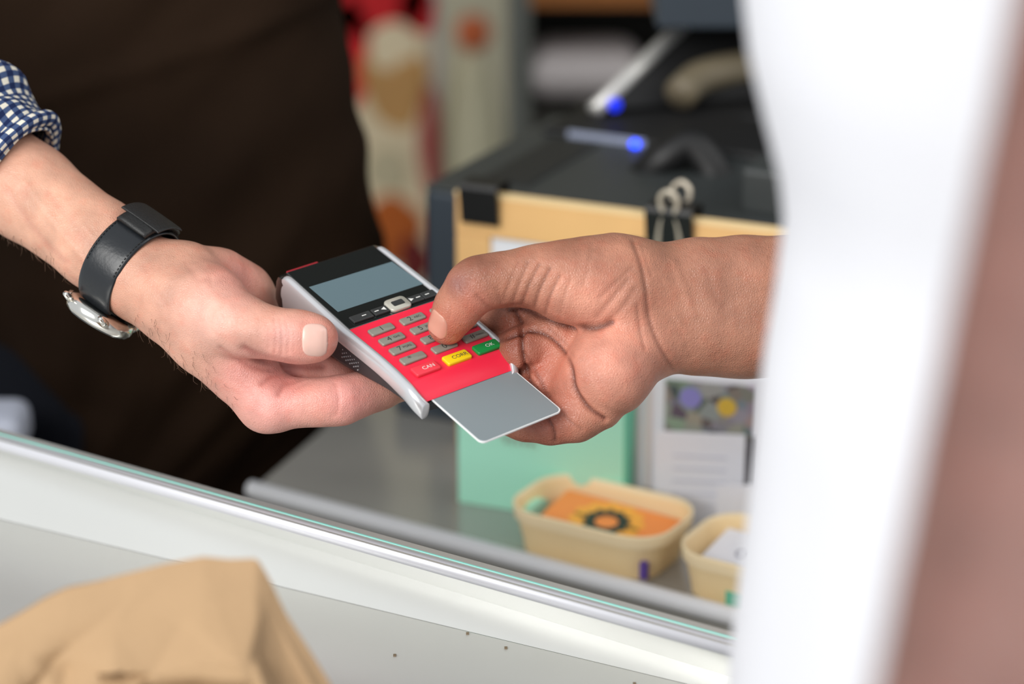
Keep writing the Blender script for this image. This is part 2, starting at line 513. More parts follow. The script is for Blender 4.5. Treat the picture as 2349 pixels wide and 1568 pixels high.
def nail(name, parent, bodyV, bodyQ, c, along, side, nrm, L, W, m, label, curve=0.0):
    """thumb nail: rounded plate laid on the skin; c, directions in world, sizes in metres"""
    bvh = BVHTree.FromPolygons([Vector(v) for v in bodyV], [tuple(q) for q in bodyQ])
    nu, nv = 19, 17; V = []; ok = []
    rings = []
    for i in range(nu):
        u = -1 + 2 * i / (nu - 1)
        row = []
        for j in range(nv):
            v = -1 + 2 * j / (nv - 1)
            # superellipse outline
            lim = (1 - abs(u) ** 3.2) ** (1 / 3.2) if abs(u) < 1 else 0.0
            lim = max(lim, 0.25)
            vv = v * lim
            p = c + along * (u * L / 2) + side * (vv * W / 2)
            hit = bvh.ray_cast(p + nrm * 0.02, -nrm)[0]
            if hit is None or (hit - p).length > 0.006: hit = p - nrm * 0.001
            e = max(abs(u), abs(v))
            lift = 0.00055 * (1 - e ** 4) + 0.0001 - 0.0003 * (e > 0.97)
            if u > 0.8: lift += 0.0003
            row.append(hit + nrm * lift)
        rings.append(row)
    V = [p for r in rings for p in r]; F = []
    for i in range(nu - 1):
        for j in range(nv - 1):
            F.append((i * nv + j, i * nv + j + 1, (i + 1) * nv + j + 1, (i + 1) * nv + j))
    o = put(name, V, F, m, parent, smooth=True, world=False)
    s = o.modifiers.new('s', 'SOLIDIFY'); s.thickness = 0.0005; s.offset = -1
    o['label'] = label
    return o

def orient(V, Q):
    a, b, c, d = (V[Q[:, i]] for i in range(4))
    vol = (np.einsum('ij,ij->i', a, np.cross(b, c)) + np.einsum('ij,ij->i', a, np.cross(c, d))).sum()
    return Q if vol > 0 else Q[:, ::-1].copy()

# ================================================================ SETTING
v, f = boxverts(-3, 3, -1.5, 4.2, -0.05, 0.0)
tag(put('floor', v, f, M['floor']), kind='structure')
v, f = boxverts(-3, 3, 4.0, 4.1, 0.0, 3.0)
tag(put('wall_back', v, f, M['wall']), kind='structure')
v, f = boxverts(-3, 3, 1.9, 4.0, 2.6, 2.65)
tag(put('added_ceiling', v, f, M['added_ceiling']), kind='structure')  # unseen roof added over the back to give the soft light a direction

# ================================================================ COUNTER
ZT, ZC = 1.015, 0.90
a0, a1 = onz(0, 1010, ZT), onz(1670, 1478, ZT)
dr = (a1 - a0).normalized()
A0, A1 = a0 - dr * 0.35, a1 + dr * 0.12
back = Vector((-dr.y, dr.x, 0))
if back.y < 0: back = -back
def prism(poly, z0, z1):
    n = len(poly)
    V = [(p[0], p[1], z0) for p in poly] + [(p[0], p[1], z1) for p in poly]
    F = [tuple(range(n))[::-1], tuple(range(n, 2 * n))] + [(i, (i + 1) % n, n + (i + 1) % n, n + i) for i in range(n)]
    return V, F
# front counter: horizontal shelf towards the customer, raised fascia behind it with a rolled lip
fc = thing('front_counter', (A0 + A1) / 2 * 1 - Vector((0, 0, ZT)), 'long stainless steel serving counter with raised back lip, under the paper bag', 'counter')
ZS = 0.975
b0, b1 = onz(0, 1190, ZS), onz(1670, 1590, ZS)
bd = (b1 - b0).normalized(); B0, B1 = b0 - bd * 0.35, b1 + bd * 0.12
front = -back * 0.62
V, F = prism([B0 + front, Vector((-0.12, .62, 0)), Vector((0.06, .935, 0)), Vector((B1.x + .02, .935, 0)), B1, B0], 0.0, ZS)
bevel(put('worktop', V, F, M['steel_shelf'], fc), 0.0005)
# fascia between shelf and lip, with thickness behind it
th = back * 0.012
V = [B0, B1, A1, A0, B0 + th, B1 + th, A1 + th, A0 + th]
F = [(0, 1, 2, 3), (5, 4, 7, 6), (3, 2, 6, 7), (0, 4, 5, 1), (0, 3, 7, 4), (1, 5, 6, 2)]
put('back_fascia', V, F, M['fascia'], fc)
V, F = tube([A0 + back * 0.003 - Vector((0, 0, 0.0032)), A1 + back * 0.003 - Vector((0, 0, 0.0032))], 0.0036, 16)
put('rolled_lip', V, F, M['steel_bright'], fc, smooth=True)
V, F = loft([[p + o for o in (back * 0.0062 + Vector((0, 0, 0.0003)), back * 0.0071 + Vector((0, 0, 0.0003)), back * 0.0071 - Vector((0, 0, 0.004)), back * 0.0062 - Vector((0, 0, 0.004)))] for p in (A0, A1)])
put('glass_edge_strip', V, F, M['glass_edge'], fc)

# rear counter on which the printer and baskets stand
l0, l1 = onz(575, 1122, ZC), onz(1670, 1412, ZC)
ld = (l1 - l0).normalized(); L1 = l1 + ld * 0.5
q1 = onz(742, 980, ZC); q2 = q1 + (q1 - l0).normalized() * 0.25 + Vector((0, 0.25, 0))
rc = thing('rear_counter', (l0.x, l0.y, 0), 'dull steel counter holding the printer, mint box and baskets', 'counter')
V, F = prism([l0, L1, L1 + Vector((0.1, 1.0, 0)), q2 + Vector((0.1, 0.3, 0)), q2, q1], 0.0, ZC)
bevel(put('countertop', V, F, M['steel'], rc), 0.0015)
V, F = tube([l0 + Vector((0, 0, 0.0005)), L1 + Vector((0, 0, 0.0005))], 0.0055, 16)
put('front_bead', V, F, mat('bead_steel', (236, 237, 240), rough=.4, metal=.1), rc, smooth=True)
# lower gutter strip between the two counters
g0 = l0 - ld * 0.75
sb = back * 0.016
V, F = prism([(A0 if (A0 - B0).dot(back) > 0 else B0) + sb, (A1 if (A1 - B1).dot(back) > 0 else B1) + sb, L1 - back * .003, g0 - back * .003], ZC - .045, ZC - 0.012)
put('gutter', V, F, M['dark_strip'], rc)['label'] = 'dark polished gutter strip along the front'

# ================================================================ TERMINAL
R = np.array([[0.789344, -0.603577, 0.11234], [0.282233, 0.519232, 0.806691], [0.545231, 0.605054, -0.580202]])
T = np.array([-47.265, 10.057, 1152.184])
# left-handed camera frame -> world
def camvec(v): return Vector((v[0], v[1] * cp + v[2] * 0 + 0 + v[2] * 0, 0))
def c2w_dir(v): return Vector((v[0], v[1] * sp + v[2] * cp, v[1] * cp - v[2] * sp))
EXw, EYw, EZw = c2w_dir(R[:, 0]), c2w_dir(R[:, 1]), c2w_dir(R[:, 2])
TR = Matrix((EXw, EYw, EZw)).transposed()
Tw = cw(*(T / 1000))
def floc(px, py, z=0.0):
    """pixel to the terminal's own face plane, millimetres"""
    d = np.array([(px - CX) / FX, (CY - py) / FX, 1.0]); n = R[:, 2]
    t = ((T + z * n) @ n) / (d @ n)
    return (d * t - T) @ R
def loc2w(x, y, z): return Tw + (EXw * x + EYw * y + EZw * z) / 1000
tm = thing('card_terminal', Tw, 'silver and red card payment terminal held between the two hands', 'card terminal', rot=TR)
XC, HW = -4.5, 31.0
def mmv(V): return [(p[0] / 1000, p[1] / 1000, p[2] / 1000) for p in V]
def warp(p):
    x, y, z = p
    c = float(np.interp(y, [-45, -38, -30, -18, 7, 62], [-3.6, -2.8, -2.1, -2.3, -3.9, -5.6])); h_ = float(np.interp(y, [-53, -40, -32, 7, 62], [30.0, 31.0, 31.4, 31.5, 29.9]))
    return (c + (x - XC) * h_ / HW, y, z)
WARPED = {'lower_shell', 'rear_cap', 'accent_strip', 'side_rail', 'grip_dots', 'display_bezel', 'keypad_panel', 'card_slot'}
def tput(name, V, F, m, par=None, smooth=False, **k):
    if name in WARPED: V = [warp(p) for p in V]
    return put(name, mmv(V), F, m, par or tm, smooth=smooth, world=False, **k)
def interp(x, xs, ys): return float(np.interp(x, xs, ys))
ys_ = [-51.5, -50.5, -47, -41, -36, -25, -12, 0, 12, 25, 38, 50, 57, 61, 63]
dep = lambda y: interp(y, [-52, -47, -36, -15, 10, 30, 50, 60, 63], [9.5, 10.5, 13, 18, 24, 26.5, 25, 20, 15])
rings = []
for y in ys_:
    d = dep(y); hw = HW - 1.2 - (1.2 if y < -51 else 0) - (2.5 if y > 60 else 0)
    zt = -2.2 if y > -42 else -6.2
    r = [(-hw, zt), (-hw, -d * 0.45), (-hw * 0.97, -d * 0.78), (-hw * 0.86, -d * 0.96), (-hw * 0.6, -d)]
    r = [(a, min(b, zt - .25 * i_)) for i_, (a, b) in enumerate(r)]
    r = r + [(0, -d * 1.01)] + [(-a, b) for a, b in r[::-1]]
    rings.append([(XC + a, y, b) for a, b in r])
V, F = loft(rings)
bevel(tput('lower_shell', V, F, M['charcoal'], smooth=True), 0.0012)
# rear cap: black rounded end with a red accent
rings = []
for y, sx, zt, zb in [(57, 1, -0.3, -24), (61, 1.0, -0.6, -23), (64, .985, -1.6, -21), (66.2, .95, -4, -18), (67, .9, -7, -14)]:
    hw = (HW + 0.1) * sx
    rings.append([(XC + a, y, b) for a, b in [(-hw, zt - 2), (-hw, zb + 6), (-hw * .93, zb + 1.5), (-hw * .8, zb), (hw * .8, zb), (hw * .93, zb + 1.5), (hw, zb + 6), (hw, zt - 2), (hw * .95, zt), (-hw * .95, zt)]])
V, F = loft(rings)
bevel(tput('rear_cap', V, F, M['gloss_black'], smooth=True), 0.0014)
V, F = boxverts(XC - 25, XC - 6, 62.6, 64.9, -3.4, -1.0)
o = tput('accent_strip', V, F, M['accent']); bevel(o, 0.0006)
# silver side rails
def rail(s, name='side_rail'):
    rings = []
    Y = list(np.linspace(62, -38, 21)) + [-41, -44, -47, -49.5, -51.3, -52.4, -52.9]
    for y in Y:
        h = interp(y, [-53, -45, -15, 8, 22, 34, 46, 56, 62], [7.5, 8.0, 7.6, 7.6, 8.6, 11, 17, 19, 19])
        dz = -max(0, -41 - y) ** 2 * 0.035 - (max(0, y - 57) ** 2) * 0.05
        ex = 0.0
        fr = max(0, -46 - y); inn = fr * fr * 0.02
        o_ = HW + ex - fr * fr * 0.045
        prof = [(o_ - 4.6, -1.2), (o_ - 4.3, 0.7), (o_ - 3.2, 1.3), (o_ - 1.6, 1.1), (o_ - 0.4, 0.0), (o_ + 0.15, -1.6), (o_ + 0.25, -h * .55), (o_ - .3, -h + .6), (o_ - 1.2, -h), (o_ - 4.0, -h + .3)]
        rings.append([(XC + s * a, y, b + dz) for a, b in prof])
    V, F = loft(rings)
    o = tput(name, V, F, M['silver'], smooth=True)
    o.modifiers.new('sub', 'SUBSURF').levels = 1; o.modifiers['sub'].render_levels = 2
    return o
rail(-1); rail(1)
# dotted grip on the left flank
parts = []
for i in range(9):
    for j in range(5):
        if (i + j) % 2: continue
        y, z = 8 - i * 1.5, -10.2 - j * 1.1
        v, f = boxverts(XC - HW + 1.2, XC - HW + 1.75, y - .28, y + .28, z - .24, z + .24); parts.append((v, f))
V, F = merge(parts)
o = tput('grip_dots', V, F, M['silver'])
# black glossy display bezel
def plate(pts, z0, z1):
    n = len(pts); V = [(x, y, z0) for x, y in pts] + [(x, y, z1) for x, y in pts]
    F = [tuple(range(n))[::-1], tuple(range(n, 2 * n))] + [(i, (i + 1) % n, n + (i + 1) % n, n + i) for i in range(n)]
    return V, F
IW = HW - 4.3
V, F = plate([(XC - IW, 8.4), (XC + IW, 8.4), (XC + IW, 62.4), (XC - IW, 62.4)], -5, 0.2)
bz = tput('display_bezel', V, F, M['gloss_black']); bevel(bz, 0.0006)
V, F = plate([(-27.6, 22.8), (22.4, 22.6), (19.8, 45.6), (-28.4, 46.6)], 0.15, 0.28)
tput('lcd_screen', V, F, M['lcd'], bz)
# red keypad surround that rolls over the front edge
rings = []
for y, zt in [(8.2, 0.25), (7.6, 0.55), (0, .6), (-15, .6), (-34, .55), (-39.5, .4), (-41.5, .1), (-43.5, -.5), (-45.5, -1.3), (-47.5, -2.4), (-49.2, -3.5), (-50.4, -4.35)]:
    rings.append([(XC - IW, y, zt), (XC - IW * .5, y + 0, zt + .15), (XC, y, zt + .2), (XC + IW * .5, y, zt + .15), (XC + IW, y, zt), (XC + IW, y + (2.5 if y < -43 else 0), max(zt - 2.5, -4.4)), (XC - IW, y + (2.5 if y < -43 else 0), max(zt - 2.5, -4.4))])
V, F = loft(rings)
kp = tput('keypad_panel', V, F, M['red'], smooth=True)
bevel(kp, 0.0004)
# keys with their lettering in the same mesh
def keymesh(cx_, cy_, wx, wy, m, txt, ink, ts, zb=0.4, zh=1.9, sub=None, skew=0, name='key', lx=0.0):
    out = []; n = 20; rings = []
    def rr(wx, wy, r, z):
        P_ = []
        for q in range(4):
            ox, oy = [(1, 1), (-1, 1), (-1, -1), (1, -1)][q]
            for k in range(5):
                a = math.pi / 2 * (q + k / 4)
                P_.append((cx_ + ox * (wx / 2 - r) + math.cos(a) * r, cy_ + oy * (wy / 2 - r) + math.sin(a) * r + skew * (ox * wx / 2), z))
        return P_
    rings = [rr(wx, wy, 1.0, zb), rr(wx, wy, 1.0, zh - .45), rr(wx - .35, wy - .35, .9, zh - .12), rr(wx - 1.1, wy - 1.1, .7, zh)]
    V, F = loft(rings)
    mi = [0] * len(F)
    if txt:
        for s, size, dx in ([(txt, ts, lx)] + ([(sub[0], sub[1], sub[2])] if sub else [])):
            tv, tf = textmesh(s, size)
            nV = len(V)
            V = list(V) + [(cx_ + dx + p[0], cy_ - 0.1 + p[1], zh + 0.06) for p in tv]
            F = list(F) + [tuple(i + nV for i in q) for q in tf]; mi += [1] * len(tf)
    o = tput(name, V, F, m, kp, mats=[m, ink], midx=mi)
    o.data.polygons.foreach_set('use_smooth', [True if a == 0 else False for a in mi])
    return o
CXs = [-18.4, -.3, 17.6]; rowY = lambda r: -8.6 * r
KW, KH = 13.6, 5.0
lab = {(0, 0): ('1', None), (0, 1): ('2', 'ABC'), (0, 2): ('3', 'DEF'), (1, 0): ('4', 'GHI'), (1, 1): ('5', 'JKL'), (1, 2): ('6', 'MNO'),
       (2, 0): ('7', 'PQRS'), (2, 1): ('8', 'TUV'), (2, 2): ('9', 'WXYZ'), (3, 0): ('*', '.'), (3, 1): ('0', None), (3, 2): ('#', 'menu')}
for (r, c), (t, s) in lab.items():
    keymesh(CXs[c], rowY(r), KW, KH, M['key_grey'], t, M['ink'], 4.6, sub=(s, 2.0, 2.6) if s else None, lx=-1.6 if s else 0.0, skew=0.02)
for x, m, t, k in ((-18.2, 'key_red', 'CAN', 'ink_white'), (-.2, 'key_yellow', 'CORR', 'ink'), (17.4, 'key_green', 'OK', 'ink_white')):
    o = keymesh(x, -35.6, 13.8, 6.4, M[m], t, M[k], 3.2, zb=0.2, zh=2.3, lx=1.5)
    o['label'] = {'CAN': 'red cancel key', 'CORR': 'yellow correction key', 'OK': 'green OK key'}[t]
# navigation row on the black strip
def navkey(cx_, wx, wy, m, name, sym):
    V, F = boxverts(cx_ - wx / 2, cx_ + wx / 2, 13.4 - wy / 2, 13.4 + wy / 2, 0.1, 1.3)
    mi = [0] * len(F)
    for kind, dx in sym:
        n = len(V)
        if kind == '-': q = [(cx_ + dx - 1.2, 13.2), (cx_ + dx + 1.2, 13.2), (cx_ + dx + 1.2, 13.8), (cx_ + dx - 1.2, 13.8)]
        elif kind == '<': q = [(cx_ + dx - 1.6, 13.5), (cx_ + dx + .8, 12.2), (cx_ + dx + .8, 14.8)]
        else: q = [(cx_ + dx + 1.6, 13.5), (cx_ + dx - .8, 12.2), (cx_ + dx - .8, 14.8)]
        V = list(V) + [(a, b, 1.36) for a, b in q]; F = list(F) + [tuple(range(n, n + len(q)))]; mi.append(1)
    o = tput(name, V, F, M['dark_key'], bz, mats=[m, M['ink_white']], midx=mi)
    b = o.modifiers.new('b', 'BEVEL'); b.width = 0.0004; b.segments = 2; b.limit_method = 'ANGLE'
    return o
navkey(-20.6, 11.5, 5.0, M['dark_key'], 'function_key', [('-', 1.5)])
navkey(-9.6, 8.6, 5.0, M['dark_key'], 'function_key', [('-', -2.2), ('<', 2.0)])
navkey(10.6, 8.6, 5.0, M['dark_key'], 'function_key', [('>', -2.2), ('-', 2.0)])
navkey(18.9, 7.6, 5.0, M['dark_key'], 'function_key', [('-', -1)])
rings = []
def rrect(cx_, cy_, w_, h_, r, z, n=5):
    P_ = []
    for q in range(4):
        ox, oy = [(1, 1), (-1, 1), (-1, -1), (1, -1)][q]
        for k in range(n):
            a = math.pi / 2 * (q + k / (n - 1)); P_.append((cx_ + ox * (w_ / 2 - r) + math.cos(a) * r, cy_ + oy * (h_ / 2 - r) + math.sin(a) * r, z))
    return P_
V, F = loft([rrect(.6, 13.6, 12, 9.4, 2.6, .1), rrect(.6, 13.6, 12, 9.4, 2.6, 1.5), rrect(.6, 13.6, 11, 8.4, 2.2, 2.0)])
nb = tput('navigation_button', V, F, M['nav'], bz, smooth=True)
V, F = loft([rrect(.6, 13.5, 6.4, 3.6, .5, 1.9), rrect(.6, 13.5, 6.2, 3.4, .5, 2.35)])
tput('centre_button', V, F, M['dark_key'], nb)
# card slot lip (dark) under the red front
V, F = boxverts(XC - 26.4, XC + 26.4, -51.0, -44, -8.6, -5.5)
o = tput('card_slot', V, F, M['slot'])
bevel(o, 0.0008)

# bank card pushed into the slot
cz = -4.9
pc = [floc(x, y, cz) for x, y in ((975, 914), (1180, 849), (1291, 943), (1105, 1018))]
rowc = []
cdl, cdr = pc[3], pc[2]
cxm, cw_ = (cdl[0] + cdr[0]) / 2, np.linalg.norm(cdr[:2] - cdl[:2])
rz = math.atan2(cdr[1] - cdl[1], cdr[0] - cdl[0])
cd = thing('payment_card', loc2w(*((cdl + cdr) / 2)), 'plain grey payment card sticking out of the red terminal', 'card', rot=TR @ Matrix.Rotation(rz, 3, 'Z'))
cwid, clen = cw_, 62.0
ring = lambda z, s: [(x / 1000, y / 1000, z / 1000) for x, y, z in rrect(0, clen / 2, cwid - s, clen - s, 3.0, z)]
V, F = loft([ring(-.42, 0), ring(.36, 0)])
put('card_core', V, F, M['card_edge'], cd, world=False)
V, F = loft([ring(.36, .9), ring(.46, 1.1)])
put('card_face', V, F, M['card'], cd, world=False)

# ================================================================ HANDS
# ---- vendor (left of the picture)
H = 0.85
lo = P(-320, 1060, -60); hi = P(1010, 120, 90)
Fp = Field((lo[0], lo[1] - 5, D0 - 60), (hi[0], hi[1] + 25, D0 + 110), H)
chain(Fp, [(-330, 150, 85, 30), (-200, 245, 72, 27), (65, 440, 46, 23.5), (230, 562, 27, 21.6), (330, 640, 14, 20.2), (400, 690, 6, 19.5)], 6)
chain(Fp, [(400, 665, 8, 19.5), (470, 705, -2, 19.5), (538, 742, -16, 14.5)], 8)            # thumb mound
chain(Fp, [(415, 700, 6, 19), (480, 770, 4, 18), (552, 843, 4, 15.5), (612, 922, 0, 13.2)], 8)   # index metacarpal
chain(Fp, [(430, 640, 16, 18), (500, 652, 30, 16), (556, 675, 40, 14), (600, 720, 52, 12)], 8)   # little-finger side
chain(Fp, [(470, 720, 14, 17), (590, 800, 34, 13), (640, 850, 38, 11)], 8)
chain(Fp, [(600, 760, 52, 12), (620, 840, 40, 11)], 8)
Ft = Fp.blank()
chain(Ft, [(538, 742, -16, 14.3), (590, 757, -22, 12.2), (648, 768, -26, 11.2), (690, 773, -27, 11.5), (722, 776, -27, 10.9)], 5)
Fi = Fp.blank()
chain(Fi, [(612, 922, 0, 13.4), (640, 924, -3, 12), (700, 923, -5, 10.6), (745, 922, -6, 10.4), (785, 917, -5, 10.9), (830, 903, 0, 9.6), (872, 890, 5, 9.3), (930, 878, 18, 8.4)], 5)
Fm = Fp.blank()
chain(Fm, [(625, 868, 24, 12.5), (700, 864, 22, 10.8), (775, 858, 24, 10.5), (880, 848, 44, 9.5)], 4)
Fr_ = Fp.blank()
chain(Fr_, [(610, 800, 46, 12), (700, 800, 52, 10.5), (790, 790, 58, 10), (870, 780, 68, 9)], 4)
chain(Fr_, [(600, 735, 54, 11.5), (680, 738, 66, 9.5), (750, 730, 72, 9), (800, 722, 80, 8)], 1.5)
fing = smin(smin(Fi.f, Fm.f, 1.8), Fr_.f, 1.8)
Fp.f = smin(smin(Fp.f, fing, 7.0), Ft.f, 6.0)
V, Q = surface(Fp); V = relax(V, Q, 2)
crL = [([(612, 738), (618, 765), (616, 800)], .25, .7), ([(628, 730), (633, 765), (630, 808)], .45, .8), ([(640, 730), (647, 765), (645, 812)], .5, .8), ([(654, 735), (661, 768), (660, 808)], .45, .8), ([(668, 745), (675, 775), (673, 805)], .25, .7),
       ([(560, 800), (600, 822), (680, 838), (740, 840)], 1.4, 2.4), ([(505, 800), (545, 825), (590, 845), (640, 848)], .9, 1.4), ([(600, 880), (625, 862), (660, 852)], .8, 1.2),
       ([(640, 905), (655, 880), (690, 868)], .8, 1.3), ([(668, 912), (684, 888), (710, 875)], .4, 1.0), ([(768, 880), (776, 915), (772, 950)], .6, 1.2), ([(760, 885), (766, 920), (762, 955)], .25, .8),
       ([(470, 650), (500, 700), (495, 770)], -.5, 2.5), ([(330, 610), (350, 650), (380, 700)], .3, 1.5), ([(425, 600), (455, 640), (480, 640)], .4, 1.8),
       ([(350, 640), (420, 640), (520, 620)], -.3, 2.5), ([(540, 870), (580, 905), (600, 930)], .3, 2.0), ([(330, 720), (400, 760), (460, 830)], .2, 2),
       ([(60, 420), (130, 520), (200, 600)], -.8, 2.0), ([(20, 440), (90, 540), (150, 600)], .5, 2.2), ([(110, 440), (190, 540), (240, 590)], .4, 2.2), ([(190, 520), (240, 580), (270, 640)], -.4, 1.6)]
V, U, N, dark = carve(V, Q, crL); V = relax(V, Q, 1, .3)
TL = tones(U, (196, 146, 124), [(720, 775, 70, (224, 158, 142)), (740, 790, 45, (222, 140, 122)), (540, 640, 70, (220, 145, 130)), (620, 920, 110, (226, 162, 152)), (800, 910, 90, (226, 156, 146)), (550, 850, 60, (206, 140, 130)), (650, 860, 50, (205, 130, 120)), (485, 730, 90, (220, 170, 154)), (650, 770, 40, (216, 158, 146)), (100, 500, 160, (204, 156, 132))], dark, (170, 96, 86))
WL = to_world(V); QL = orient(WL, Q)
# rest of the vendor's body
sh = (-0.50, 1.50, 1.42)
ea = at(-330, 150, 1.235); eb = Vector((-0.55, 1.42, 1.14))
Vc, Qc = coarse([(ea, eb, .031, .042), (eb, sh, .046, .058), (sh, (-0.12, 1.62, 1.42), .07, .07), ((-0.42, 1.60, 1.36), (-0.2, 1.64, 1.36), .12, .12), ((-0.34, 1.62, 1.2), (-0.25, 1.63, 1.2), .12, .12), ((-0.33, 1.62, .98), (-0.27, 1.62, .98), .10, .10), ((-0.30, 1.60, .8), (-0.28, 1.6, .3), .10, .06), ((-0.30, 1.63, 1.45), (-0.30, 1.63, 1.56), .06, .058)], 8.0, 40)
Qc = orient(Vc, Qc)
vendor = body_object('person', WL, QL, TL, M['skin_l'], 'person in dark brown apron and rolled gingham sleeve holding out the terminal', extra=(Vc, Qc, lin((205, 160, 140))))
nm = (c2w_dir(np.array([0.0, .10, -1.0]))).normalized()
al = c2w_dir(np.array([1.0, -.02, .0])).normalized(); sd = nm.cross(al).normalized()
nail('thumb_nail', vendor, WL, QL, at(723, 780, 1.115), al, sd, nm, 0.0118, 0.0158, M['nail_l'], 'pale thumb nail')

# fine hair along the underside of the forearm
rnh = random.Random(8); hp = []
cand = np.where((polydist(U, [(10, 560), (160, 630), (300, 735), (420, 810), (520, 890)]) < 34) & (N[:, 1] < -.35))[0]
for k in range(230):
    vi = int(cand[rnh.randrange(len(cand))]); p = Vector(WL[vi]); nn = c2w_dir(N[vi]).normalized()
    if U[vi][0] > 150 and U[vi][0] < 300: continue
    dr_ = (nn * .5 + c2w_dir(np.array([rnh.uniform(.3, 1), rnh.uniform(-1, -.2), rnh.uniform(-.3, .3)])).normalized()).normalized()
    ln = rnh.uniform(.003, .0075); cu_ = c2w_dir(np.array([rnh.uniform(-1, 1), rnh.uniform(-.4, 1), 0])) * ln * .35
    hp.append(tube([p - nn * .0004, p + dr_ * ln * .5, p + dr_ * ln * .8 + cu_ * .5, p + dr_ * ln + cu_], [.00007, .00006, .00005, .00003], 4))
Vh, Fh = merge(hp)
hair = put('arm_hair', Vh, Fh, mat('brown_hair', (92, 66, 48), rough=.6), vendor, world=False); hair['kind'] = 'stuff'

# ---- customer (right)
lo = P(930, 1070, -70); hi = P(2080, 470, 60)
G = Field((lo[0], lo[1] - 5, D0 - 75), (hi[0], hi[1] + 5, D0 + 85), H)
chain(G, [(1505, 662, 0, 21), (1600, 655, 4, 21.8), (1700, 655, 10, 23), (2060, 650, 25, 27)], 6)
chain(G, [(1520, 746, 0, 20.5), (1600, 748, 4, 21.2), (1700, 752, 10, 22), (2060, 765, 25, 26)], 10)
chain(G, [(1500, 668, -2, 20), (1445, 650, -8, 20), (1400, 640, -12, 19.6), (1330, 637, -18, 17), (1270, 636, -21, 14.5), (1215, 634, -22, 13.2)], 8)
chain(G, [(1430, 690, -14, 17.5), (1300, 670, -21, 14.2)], 6)
chain(G, [(1500, 740, 0, 21), (1400, 740, 6, 19), (1300, 740, 10, 15)], 8)
chain(G, [(1455, 787, -6, 20.8), (1392, 855, -18, 19.5), (1345, 892, -12, 15.5), (1330, 930, -8, 12)], 8)
chain(G, [(1250, 700, 8, 12), (1262, 780, 0, 13), (1295, 850, 0, 13.5), (1345, 915, -10, 13.5)], 8)   # finger-base pads
def mk():
    return G.blank()
g1 = mk(); chain(g1, [(1262, 700, 8, 12), (1190, 728, 8, 10.6), (1130, 740, 24, 10.2), (1075, 752, 50, 9.4), (1020, 765, 60, 8)], 4)
g2 = mk(); chain(g2, [(1275, 775, -2, 12), (1200, 802, -6, 10.8), (1140, 818, 12, 10.2), (1080, 835, 32, 9.4), (1030, 845, 36, 8)], 4)
g3 = mk(); chain(g3, [(1300, 850, -6, 12), (1232, 886, -6, 10.2), (1170, 895, 6, 9.6), (1110, 905, 16, 9), (1065, 910, 20, 8)], 4)
g4 = mk(); chain(g4, [(1370, 925, -18, 13), (1320, 955, -18, 11.2), (1262, 968, -16, 9.8), (1205, 966, -11, 8.6), (1160, 962, -6, 7.4)], 5)
fing = smin(smin(smin(g1.f, g2.f, 1.2), g3.f, 1.2), g4.f, 1.2)
gt = mk(); chain(gt, [(1225, 634, -22, 13.3), (1150, 641, -24, 12.0), (1100, 648, -26, 11.6), (1080, 662, -26, 11.2), (1050, 704, -21, 10.3), (1026, 746, -15, 9.2)], 5)
G.f = smin(smin(G.f, fing, 1.6), gt.f, 5.0)
V, Q = surface(G); V = relax(V, Q, 2)
crR = [([(1452, 552), (1470, 600), (1482, 660), (1490, 730), (1512, 790), (1545, 848)], .8, 1.3), ([(1470, 560), (1500, 640), (1540, 720), (1575, 790), (1592, 850)], .25, 1.1), ([(1462, 700), (1470, 760), (1480, 800)], .5, 1.0),
       ([(1238, 605), (1215, 650), (1196, 705)], .75, .9), ([(1262, 615), (1238, 665), (1225, 708)], .85, .9), ([(1284, 632), (1262, 680), (1250, 722)], .75, .9), ([(1212, 600), (1195, 640), (1178, 690)], .6, .9), ([(1190, 600), (1172, 640), (1155, 690)], .35, .9), ([(1310, 640), (1292, 690), (1285, 728)], .3, .9),
       ([(1165, 708), (1200, 706), (1240, 726), (1300, 748), (1360, 752), (1405, 740)], 1.5, 1.9), ([(1360, 560), (1352, 610), (1340, 650)], .2, 1.2), ([(1440, 640), (1400, 690), (1370, 725)], .5, 1.8), ([(1455, 665), (1425, 710), (1395, 738)], .45, 1.5), ([(1448, 615), (1410, 650), (1380, 680)], .4, 1.4),
       ([(1198, 753), (1245, 764), (1288, 796), (1308, 840), (1318, 890), (1345, 930), (1388, 962)], 1.7, 1.3), ([(1262, 755), (1300, 790), (1312, 815)], .5, 1.4),
       ([(1178, 706), (1196, 745), (1199, 800), (1207, 850), (1222, 890), (1248, 920)], 2.0, 1.4), ([(1205, 860), (1225, 880), (1240, 905)], .9, 1.3),
       ([(1140, 780), (1172, 769), (1200, 757)], 2.2, 1.4), ([(1176, 860), (1214, 846)], 2.2, 1.4), ([(1205, 812), (1240, 870), (1262, 925)], .8, 1.5), ([(1258, 960), (1270, 985), (1274, 1012)], 1.2, 1.0), ([(1292, 950), (1310, 968), (1335, 985)], .6, .9),
       ([(1086, 612), (1080, 640)], .35, .6), ([(1050, 650), (1058, 668), (1064, 674)], .5, .5), ([(1030, 690), (1034, 712), (1030, 732)], .35, .5), ([(1095, 678), (1125, 705), (1165, 708)], .6, 1.2), ([(1140, 660), (1150, 700)], .4, 1.2),
       ([(1545, 600), (1565, 650), (1590, 720)], -.5, 2.0), ([(1620, 620), (1640, 680), (1660, 700)], .4, 2.5), ([(1500, 640), (1530, 700), (1560, 740)], -.4, 1.6), ([(1325, 560), (1360, 552), (1400, 543)], -.3, 3)]
V, U, N, dark = carve(V, Q, crR); V = relax(V, Q, 1, .3)
